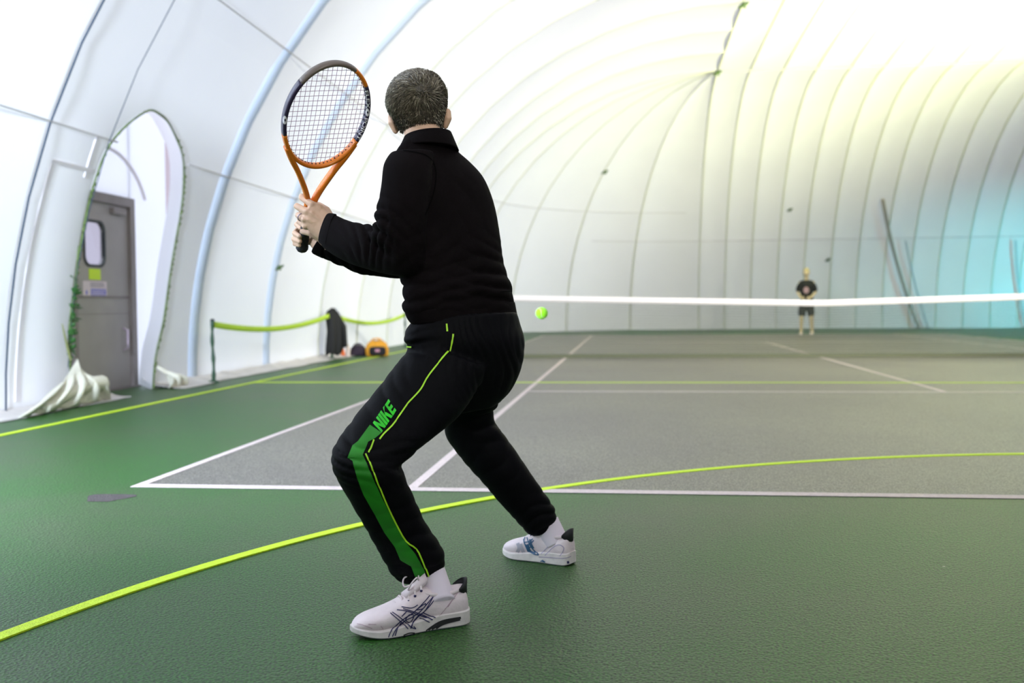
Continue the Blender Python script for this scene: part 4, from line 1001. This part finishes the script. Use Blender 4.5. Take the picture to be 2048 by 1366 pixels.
# ------------------------------------------------------------------ racket
RC = np.array([1.5733827, -1.8181882, 1.4303942]); RX = np.array([0.7556753, 0.6420426, 0.1293683]); RA = np.array([0.3495677, -0.5624212, 0.7493229]); RN = np.array([0.5538567, -0.5210219, -0.6494452])
rk = empty('tennis_racket', RC-RA*0.49); tag(rk, 'orange and dark tennis racket held upright in both hands', 'racket')
RPT = lambda x, y, z=0.0: RC+RX*x+RA*y+RN*z
A_, B_ = 0.128, 0.170
def hoop_seg(t0, t1, n, m, name, parent):
    rings = []
    for t in np.linspace(t0, t1, n):
        c = np.array((A_*math.cos(t), B_*math.sin(t))); tn = np.array((math.cos(t)/A_, math.sin(t)/B_)); tn /= np.linalg.norm(tn)
        rings.append([RPT(*(c+tn*(0.0065*math.copysign(abs(math.cos(a))**0.7, math.cos(a)))), 0.0125*math.copysign(abs(math.sin(a))**0.7, math.sin(a))) for a in np.linspace(0, 2*PI, 14, endpoint=False)])
    V, F = loft(rings); o = mk(name, V, F, m, parent, True); return o, V, F
M_ORG = mat('orange lacquer', (0.75, 0.20, 0.015), 0.3, var=0.08, scale=20); M_DRK = mat('dark plum lacquer', (0.035, 0.025, 0.060), 0.3); M_GRN = mat('grey bronze lacquer', (0.14, 0.11, 0.09), 0.35)
fr = mk('throat', *loft([[RPT(0, 0)]*3]*2, cap=False), M_ORG, rk)  # replaced below
bpy.data.objects.remove(fr)
deg = PI/180
hoop_o, hV1, hF1 = hoop_seg(198*deg, 330*deg, 50, M_ORG, 'head_frame', rk)
hoop_d, hV2, hF2 = hoop_seg(-30*deg, 36*deg, 28, M_DRK, 'head_frame', rk)
hoop_b, hV3, hF3 = hoop_seg(36*deg, 62*deg, 16, M_ORG, 'head_frame', rk)
hoop_t, hV4, hF4 = hoop_seg(62*deg, 138*deg, 34, M_GRN, 'head_frame', rk)
hoop_l, hV5, hF5 = hoop_seg(138*deg, 198*deg, 26, M_DRK, 'head_frame', rk)
for s in (-1, 1):
    pts = smooth_path([(s*0.108, -0.098), (s*0.086, -0.142), (s*0.062, -0.182), (s*0.040, -0.225), (s*0.022, -0.265), (s*0.011, -0.300), (s*0.008, -0.34)], 5); rings = []
    for i, q in enumerate(pts):
        t = pts[min(i+1, len(pts)-1)]-pts[max(i-1, 0)]; t /= np.linalg.norm(t); nn = np.array((-t[1], t[0]))
        rings.append([RPT(*(q+nn*0.0085*math.copysign(abs(math.cos(a))**0.7, math.cos(a))), 0.0125*math.copysign(abs(math.sin(a))**0.7, math.sin(a))) for a in np.linspace(0, 2*PI, 12, endpoint=False)])
    mk('throat', *loft(rings), M_ORG, rk, True)
def oct_ring(y, rx, rz): return [RPT(rx*math.cos(a), y, rz*math.sin(a)) for a in np.linspace(PI/8, 2*PI+PI/8, 8, endpoint=False)]
mk('handle_shaft', *loft([oct_ring(-0.298, 0.013, 0.012), oct_ring(-0.335, 0.016, 0.014)]), M_ORG, rk)
M_GRIP = mat('black wrapped grip', (0.012, 0.012, 0.016), 0.7, bump=0.4, bscale=90)
gr = [oct_ring(y, 0.0165+0.0006*math.sin(y*260), 0.0148+0.0006*math.sin(y*260)) for y in np.linspace(-0.330, -0.465, 40)]+[oct_ring(-0.475, 0.0195, 0.018), oct_ring(-0.487, 0.020, 0.0185), oct_ring(-0.493, 0.015, 0.014)]
mk('grip', *loft(gr), M_GRIP, rk, True)
mb = MB(); sr_ = 0.00075
for i in range(16):
    x = -0.106+0.212*i/15; h = B_*math.sqrt(max(0, 1-(x/A_)**2)); pts = [RPT(x, y, 0.0012*math.cos(y*200)) for y in np.linspace(-h, h, 9)]; mb.add(*tube(pts, sr_, 5, False))
for i in range(19):
    y = -0.142+0.290*i/18; w = A_*math.sqrt(max(0, 1-(y/B_)**2)); pts = [RPT(x, y, -0.0012*math.cos(x*200)) for x in np.linspace(-w, w, 9)]; mb.add(*tube(pts, sr_, 5, False))
o = mb.build('strings', mat('mauve string', (0.30, 0.16, 0.30), 0.4), rk); o['kind'] = 'stuff'
mb = MB()
for i in range(62):
    t = 2*PI*i/62; q = np.array((A_*math.cos(t), B_*math.sin(t))); tn = np.array((math.cos(t)/A_, math.sin(t)/B_)); tn /= np.linalg.norm(tn)
    mb.add(*tube([RPT(*(q-tn*0.004)), RPT(*(q-tn*0.0085))], 0.0020, 6, False))
o = mb.build('grommets', mat('black plastic', (0.01, 0.01, 0.012), 0.5), rk); o['kind'] = 'stuff'
# lettering on the right side of the hoop
def text_px(txt, pl, half, bvh, m, parent, u0=0.0, u1=1.0, off=0.0009):
    cu = bpy.data.curves.new('t', 'FONT'); cu.body = txt; cu.size = 1.0; cu.offset = 0.012
    ob = bpy.data.objects.new('t', cu); COL.objects.link(ob); dg = bpy.context.evaluated_depsgraph_get(); dg.update()
    me = bpy.data.meshes.new_from_object(ob.evaluated_get(dg)); bm_ = bmesh.new(); bm_.from_mesh(me)
    bmesh.ops.triangulate(bm_, faces=bm_.faces[:]); bmesh.ops.subdivide_edges(bm_, edges=bm_.edges[:], cuts=1)
    X = np.array([v.co[:2] for v in bm_.verts]); bm_.verts.index_update(); Fs = [tuple(v.index for v in f.verts) for f in bm_.faces]
    bm_.free(); bpy.data.objects.remove(ob); bpy.data.curves.remove(cu); bpy.data.meshes.remove(me)
    X = (X-X.min(0))/(X.max(0)-X.min(0)); pl = np.array(resample(pl, 2.0)); d = np.r_[0, np.cumsum(np.hypot(*np.diff(pl, axis=0).T))]; d /= d[-1]
    px = []
    for a, b in X:
        t = u0+(u1-u0)*a; c = np.array((np.interp(t, d, pl[:, 0]), np.interp(t, d, pl[:, 1]))); e = np.array((np.interp(min(1, t+.02), d, pl[:, 0]), np.interp(min(1, t+.02), d, pl[:, 1])))-np.array((np.interp(max(0, t-.02), d, pl[:, 0]), np.interp(max(0, t-.02), d, pl[:, 1]))); e /= np.linalg.norm(e)
        px.append(c+np.array((e[1], -e[0]))*(b-0.5)*2*half)
    return decal('lettering', bvh, px, Fs, m, parent, off, False)
HB = MB(); HB.add(hV1, hF1).add(hV2, hF2).add(hV5, hF5); hb = bvh_of(HB.verts(), HB.F)
def hoop_px(t, z=0.010, rad=-0.0035):
    q = np.array((A_*math.cos(t), B_*math.sin(t))); tn = np.array((math.cos(t)/A_, math.sin(t)/B_)); tn /= np.linalg.norm(tn); w = RPT(*(q+tn*rad), z)-CAM
    dz = w@FW; return np.array((1024+CAM_F*(w@RT)/dz, 683-CAM_F*(w@UP)/dz))
M_LT = mat('white racket print', (0.80, 0.76, 0.78), 0.5)
right_pl = [hoop_px(t) for t in np.linspace(33*deg, -29*deg, 30)]
text_px('FLEX', right_pl, 3.0, hb, M_LT, hoop_d, 0.02, 0.36); text_px('POINT', right_pl, 3.4, hb, M_LT, hoop_d, 0.54, 0.98)
def emblem(c, rx, ry, parent):
    n = 20; px = [(c[0]+rx*math.cos(a), c[1]+ry*math.sin(a)) for a in np.linspace(0, 2*PI, n, endpoint=False)]+[(c[0]+rx*0.35*math.cos(a)+0.5, c[1]+ry*0.35*math.sin(a)) for a in np.linspace(0, 2*PI, n, endpoint=False)]
    decal('emblem', hb, px, [(i, (i+1) % n, n+(i+1) % n, n+i) for i in range(n)], M_LT, parent, 0.0009, False)
emblem(right_pl[13], 3.6, 8.0, hoop_d); emblem(hoop_px(181*deg, 0.006, 0.001), 4.0, 8.5, hoop_l)

# ------------------------------------------------------------------ far player beyond the net
def far_player(base, facing):
    b = np.array(base); f = np.array((math.cos(facing), math.sin(facing), 0)); lft = np.array((-f[1], f[0], 0)); z = np.array((0, 0, 1.0))
    Q = lambda s, fw_, h: b+lft*s+f*fw_+z*h
    mb = MB()
    def lf(rows): return loft([[Q(s+a*math.cos(t), fw_+d*math.sin(t), h) for t in np.linspace(0, 2*PI, 20, endpoint=False)] for s, fw_, h, a, d in rows])
    mb.add(*lf([(0, 0, 0.86, 0.15, 0.11), (0, 0, 0.98, 0.155, 0.11), (0, 0.01, 1.12, 0.15, 0.105), (0, 0.03, 1.30, 0.165, 0.11), (0, 0.04, 1.44, 0.16, 0.09), (0, 0.05, 1.50, 0.08, 0.07)]))
    mb.add(*tube([Q(0, 0.05, 1.45), Q(0, 0.08, 1.60)], [0.058, 0.052], 12)); mb.add(*ell(Q(0, 0.10, 1.70), (lft*0.076, f*0.095, z*0.118)))
    mb.add(*tube([Q(0, 0.185, 1.71), Q(0, 0.21, 1.665)], [0.010, 0.016], 8))
    for s in (-1, 1):
        mb.add(*ell(Q(s*0.078, 0.09, 1.69), (lft*0.012, f*0.02, z*0.032), 8, 6))
        mb.add(*tube([Q(s*0.17, 0.04, 1.42), Q(s*0.24, 0.02, 1.16), Q(s*0.13, 0.24, 1.02)], [0.052, 0.040, 0.030], 12))
        hand = Q(s*0.08, 0.30, 1.0)
        mb.add(*tube([Q(s*0.13, 0.24, 1.02), hand], [0.03, 0.034], 10))
        for k in range(4): mb.add(*tube([hand+z*(0.025-0.017*k), hand+f*0.045-lft*s*0.015+z*(0.02-0.018*k), hand+f*0.035-lft*s*0.05+z*(0.015-0.018*k)], [0.011, 0.010, 0.008], 7))
        mb.add(*tube([hand+z*0.03, hand+z*0.05+f*0.03-lft*s*0.03], [0.012, 0.009], 7))
        mb.add(*tube([Q(s*0.09, 0, 0.90), Q(s*0.13, 0.10, 0.50), Q(s*0.14, 0.02, 0.09)], [0.088, 0.060, 0.042], 14))
        mb.add(*tube([Q(s*0.14, 0.0, 0.06), Q(s*0.15, 0.16, 0.045)], [0.04, 0.035], 10))
    V, F, N = remesh(mb, 0.008, 3)
    p = mk('person', V, F, mat('pale skin', (0.62, 0.50, 0.30), 0.6), None, True, origin=(b[0], b[1], 0))
    tag(p, 'distant person in black shirt and shorts standing behind the net', 'person')
    sh = MB(); sh.add(*lf([(0, 0, 0.84, 0.175, 0.135), (0, 0, 1.0, 0.172, 0.13), (0, 0.02, 1.2, 0.175, 0.13), (0, 0.03, 1.36, 0.185, 0.13), (0, 0.04, 1.46, 0.165, 0.10), (0, 0.045, 1.505, 0.085, 0.075)]))
    for s in (-1, 1): sh.add(*tube([Q(s*0.13, 0.04, 1.42), Q(s*0.20, 0.035, 1.32), Q(s*0.225, 0.03, 1.24)], [0.075, 0.072, 0.07], 12))
    V, F, N = remesh(sh, 0.012, 4); V = wrinkle(V, N, [(Q(0, 0.1, 1.0), z, 0.2, 0.008, 0.05)], 0.004)
    s_ = mk('shirt', V, F, mat('black tee', (0.012, 0.014, 0.012), 0.8), p, True)
    n = 20; fr_ = [Q(0.075*math.cos(a), 0.162+0.006*abs(math.sin(a)), 1.22+0.09*math.sin(a)) for a in np.linspace(0, 2*PI, n, endpoint=False)]; bk = [q-f*0.02 for q in fr_]
    mk('chest_print', *loft([bk, fr_]), mat('faded pink print', (0.40, 0.26, 0.28), 0.8), s_)
    st = MB(); st.add(*lf([(0, 0, 0.80, 0.17, 0.13), (0, 0, 0.90, 0.165, 0.125)]))
    for s in (-1, 1): st.add(*tube([Q(s*0.085, 0.0, 0.86), Q(s*0.115, 0.06, 0.66), Q(s*0.12, 0.075, 0.58)], [0.105, 0.105, 0.105], 14))
    V, F, N = remesh(st, 0.012, 4); mk('shorts', V, F, mat('black tee', (0.012, 0.014, 0.012)), p, True)
    hr = ell(Q(0, 0.085, 1.735), (lft*0.083, f*0.10, z*0.098)); hv = np.array([v+z*0.004*noise.noise(Vector(v)*40) for v in hr[0]]); hv[:, 2] = np.maximum(hv[:, 2], 1.70)
    mk('hair', hv, hr[1], mat('sandy hair', (0.50, 0.42, 0.18), 0.7), p, True)
    for s in (-1, 1):
        rings = [[Q(s*0.145+w*math.cos(a), x, max(0.0, 0.012+h*(0.5+0.5*math.sin(a))-0.012)) for a in np.linspace(0, 2*PI, 16, endpoint=False)] for x, w, h in ((-0.09, 0.02, 0.06), (-0.07, 0.04, 0.10), (0.0, 0.045, 0.10), (0.07, 0.05, 0.08), (0.15, 0.052, 0.06), (0.20, 0.035, 0.045), (0.22, 0.012, 0.03))]
        mk('shoe', *loft(rings), M_SHOEW, p, True)
        mk('sock', *tube([Q(s*0.14, 0.0, 0.07), Q(s*0.14, 0.022, 0.17)], [0.047, 0.046], 12), M_SOCK, p, True)
far_player((7.32, 23.95, 0), -PI/2-0.25)

# ------------------------------------------------------------------ barrier tape, posts, clothes and bags along the left wall
def post(loc, h, label):
    x, y = loc[0], loc[1]; o = empty('tape_post', (x, y, 0)); tag(o, label, 'post', 'barrier posts by the left wall')
    mk('base', *loft([[(x+r*math.cos(a), y+r*math.sin(a), z) for a in np.linspace(0, 2*PI, 16, endpoint=False)] for r, z in ((0.07, 0.0), (0.07, 0.012), (0.03, 0.03))]), mat('dark green post', (0.02, 0.07, 0.03)), o)
    pts = [(x+0.006*math.sin(z*9), y, z) for z in np.linspace(0.03, h, 12)]
    mk('rod', *tube(pts, [0.020+0.006*math.sin(k*1.9) for k in range(12)], 10), mat('dark green post', (0.02, 0.07, 0.03)), o, True)
    mk('cap', *ell((x, y, h+0.012), ((0.026, 0, 0), (0, 0.026, 0), (0, 0, 0.018)), 12, 8), mat('black plastic', (0.01, 0.01, 0.012)), o, True)
    return np.array((x, y, h))
p1 = post(G(427, 765)[:2], 0.72, 'thin dark green post standing right of the door')
p2 = post(G(664, 718)[:2], 0.78, 'post under the hanging black jacket')
p3 = post((-2.35, 16.6), 0.72, 'farthest barrier post, mostly hidden behind the crouching player')
M_TAPEG = fabric_mat('lime barrier tape', (0.72, 0.90, 0.16), 0.45)
def tape(a, b, sag, w, label):
    n = 30; V = []; F = []
    for i in range(n+1):
        t = i/n; c = a*(1-t)+b*t; c = c+np.array((0, 0, -sag*4*t*(1-t)-0.06)); tw = 0.25*math.sin(t*5)
        for k in (-1, 1):
            for e in (0.0, 0.002): V.append(c+np.array((math.sin(tw)*w/2*k+e, 0, math.cos(tw)*w/2*k)))
    for i in range(n):
        x, y = i*4, i*4+4; F += [(x, x+2, y+2, y), (x+1, y+1, y+3, x+3), (x, y, y+1, x+1), (x+2, x+3, y+3, y+2)]
    F += [(0, 1, 3, 2), (4*n, 4*n+2, 4*n+3, 4*n+1)]
    o = mk('barrier_tape', V, F, M_TAPEG, None, True, origin=(a+b)/2); tag(o, label, 'tape', 'barrier tapes by the left wall')
tape(p1+np.array((0, 0.03, 0.02)), p2+np.array((0, -0.03, 0.02)), 0.13, 0.075, 'lime barrier tape sagging from the thin green post to the black jacket')
tape(p2+np.array((0, 0.03, 0.02)), p3+np.array((0, -0.03, 0.03)), 0.16, 0.07, 'paler barrier tape sagging from the black jacket towards the crouching player')
def hung_jacket():
    x, y, h = p2; rings = []; n = 32
    for k, (z, a, d, sx, sy) in enumerate([(h+0.05, 0.02, 0.02, 0, 0), (h+0.03, 0.06, 0.05, 0, 0.0), (h-0.06, 0.10, 0.08, 0, 0.02), (h-0.22, 0.12, 0.11, 0.02, 0.05), (h-0.42, 0.14, 0.13, 0.03, 0.08), (h-0.60, 0.14, 0.14, 0.02, 0.10), (h-0.70, 0.12, 0.12, 0.0, 0.10)]):
        rings.append([(x+sx+a*math.cos(t)*(1+0.18*math.sin(4*t+k)), y+sy+1.25*d*math.sin(t)*(1+0.18*math.sin(5*t+k*0.7)), z+0.03*math.sin(3*t)*(k > 4)) for t in np.linspace(0, 2*PI, n, endpoint=False)])
    o = empty('hung_jacket', (x, y, h)); tag(o, 'black jacket hung over a barrier post by the wall', 'jacket')
    m = mat('black jacket cloth', (0.010, 0.010, 0.010), 0.8)
    mk('body', *loft(smooth_rings(rings)), m, o, True)
    mk('sleeve', *tube([(x+0.06, y+0.05, h-0.02), (x+0.17, y+0.12, h-0.25), (x+0.18, y+0.16, h-0.55)], [0.05, 0.055, 0.045], 10), m, o, True)
    mk('sleeve', *tube([(x+0.02, y-0.08, h-0.02), (x+0.06, y-0.13, h-0.30), (x+0.05, y-0.10, h-0.66)], [0.045, 0.05, 0.04], 10), m, o, True)
    mk('hood', *ell((x+0.02, y+0.01, h+0.03), ((0.06, 0, 0), (0, 0.08, 0), (0, 0, 0.05)), 14, 8), m, o, True)
def smooth_rings(r):
    return [np.array(q).reshape(-1, 3) for q in smooth_path([np.array(x, float).reshape(-1) for x in r], 3)]
hung_jacket()
def bag(base, w, d, h, m, name, label, pocket=None):
    x, y = base; o = empty(name, (x, y, 0)); tag(o, label, 'bag'); mb = MB()
    mb.add(*loft([[(x+ww*math.copysign(abs(math.cos(t))**0.6, math.cos(t)), y+dd*math.copysign(abs(math.sin(t))**0.6, math.sin(t)), z) for t in np.linspace(0, 2*PI, 28, endpoint=False)] for z, ww, dd in ((0.0, w*0.44, d*0.42), (0.02, w*0.49, d*0.48), (h*0.35, w*0.5, d*0.5), (h*0.7, w*0.46, d*0.42), (h*0.92, w*0.36, d*0.26), (h, w*0.22, d*0.10))]))
    V, F, N = remesh(mb, 0.012, 3); V = wrinkle(V, N, [((x, y-d/2, h*0.6), (1, 0, 0.4), 0.2, 0.010, 0.07)], 0.008); V[:, 2] = np.maximum(V[:, 2], 0.0)
    mk('body', V, F, m, o, True)
    if pocket:
        pr = [[(x+0.04+ww*math.copysign(abs(math.cos(t))**0.5, math.cos(t)), y-d*0.5-dd, h*0.34+hh*math.copysign(abs(math.sin(t))**0.5, math.sin(t))) for t in np.linspace(0, 2*PI, 24, endpoint=False)] for ww, hh, dd in ((w*0.36, h*0.30, -0.04), (w*0.36, h*0.30, 0.02), (w*0.30, h*0.25, 0.04))]
        mk('front_pocket', *loft(pr), pocket, o, True)
        mk('badge', *box(x+0.01, x+0.09, y-d*0.5-0.046, y-d*0.5-0.036, h*0.30, h*0.48), mat('pink badge', (0.60, 0.28, 0.36), 0.6), o)
    for s in (-1, 1): mk('strap', *tube(smooth_path([(x-w*0.25, y+s*0.06, h*0.85), (x-w*0.15, y+s*0.07, h*1.12), (x+w*0.12, y+s*0.07, h*1.10), (x+w*0.25, y+s*0.06, h*0.85)], 4), 0.010, 6), m, o, True)
    mk('zip', *tube([(x-w*0.30, y, h*0.985), (x, y, h*1.01), (x+w*0.30, y, h*0.985)], 0.006, 6), mat('black plastic', (0.01, 0.01, 0.012)), o, True)
b1 = G(752, 713); b2 = G(714, 713)
bag((b1[0]-0.02, b1[1]+0.16), 0.40, 0.26, 0.27, mat('orange yellow bag cloth', (0.80, 0.36, 0.02), 0.7), 'sports_bag', 'orange yellow sports bag with a black front pocket', mat('black bag cloth', (0.015, 0.012, 0.014), 0.8))
bag((b2[0]-0.02, b2[1]+0.16), 0.28, 0.24, 0.19, mat('dark purple bag cloth', (0.035, 0.020, 0.035), 0.8), 'small_bag', 'small dark purple bag left of the orange bag')
bt = G(696, 714); x, y = bt[0], bt[1]
bo = empty('drink_bottle', (x, y, 0)); tag(bo, 'pinkish white drink bottle standing between jacket and dark bag', 'bottle')
mk('body', *loft([[(x+r*math.cos(a), y+r*math.sin(a), z) for a in np.linspace(0, 2*PI, 16, endpoint=False)] for r, z in ((0.034, 0.0), (0.038, 0.01), (0.038, 0.15), (0.030, 0.17), (0.022, 0.18))]), mat('pinkish bottle plastic', (0.72, 0.60, 0.56), 0.4), bo, True)
mk('cap', *loft([[(x+r*math.cos(a), y+r*math.sin(a), z) for a in np.linspace(0, 2*PI, 16, endpoint=False)] for r, z in ((0.024, 0.18), (0.024, 0.205), (0.012, 0.215), (0.010, 0.235))]), mat('pale cap plastic', (0.66, 0.62, 0.56), 0.4), bo, True)
co = G(686, 713); x, y = co[0], co[1]
c_ = empty('marker_cone', (x, y, 0)); tag(c_, 'small orange cone at the foot of the hanging black jacket', 'cone')
mk('body', *loft([[(x+r*math.cos(a), y+r*math.sin(a), z) for a in np.linspace(0, 2*PI, 16, endpoint=False)] for r, z in ((0.045, 0.012), (0.036, 0.05), (0.024, 0.11), (0.014, 0.16), (0.006, 0.165))]), mat('orange cone plastic', (0.80, 0.16, 0.03), 0.5), c_, True)
mk('foot', *box(x-0.055, x+0.055, y-0.055, y+0.055, 0.0, 0.012), mat('orange cone plastic', (0.80, 0.16, 0.03)), c_)

# ------------------------------------------------------------------ leaning poles against the back wall
def pole(x0, x1, z1, r, m, label):
    pts = []
    for t in np.linspace(0, 1, 14):
        z = z1*t; q = dome_pt(x0+(x1-x0)*t, Y1, 0, -1, phi_of_z(z), -0.12-r); pts.append(q)
    o = empty('leaning_pole', (x0, pts[0][1], 0)); tag(o, label, 'pole', 'poles leaning on the back wall')
    pts[0] = (pts[0][0], pts[0][1], 0.004+r)
    mk('shaft', *tube(pts, r, 10), m, o, True)
    mk('shoe_plate', *box(x0-0.1, x0+0.1, pts[0][1]-0.1, pts[0][1]+0.1, 0.0, 0.02), M_STEELD, o)
def bx(u, z): # x on the back wall under photo column u
    y = Y1-prof(phi_of_z(z))[0]; d = RT*(u-1024)/CAM_F+FW; return (CAM+d*(y-CAM[1])/d[1])[0]
M_PB = mat('brown grey pole', (0.36, 0.32, 0.29), 0.6); M_PG = mat('grey pole', (0.50, 0.52, 0.56), 0.6)
pole(bx(1834, 0), bx(1762, 4.2), 4.2, 0.055, M_PB, 'thick brown pole leaning left against the back wall')
pole(bx(1853, 0), bx(1808, 2.9), 2.9, 0.030, M_PG, 'thin grey pole leaning just right of the thick brown pole')
pole(bx(2047, 0), bx(2026, 2.85), 2.85, 0.035, M_PG, 'rightmost grey pole leaning on the cyan lit wall')
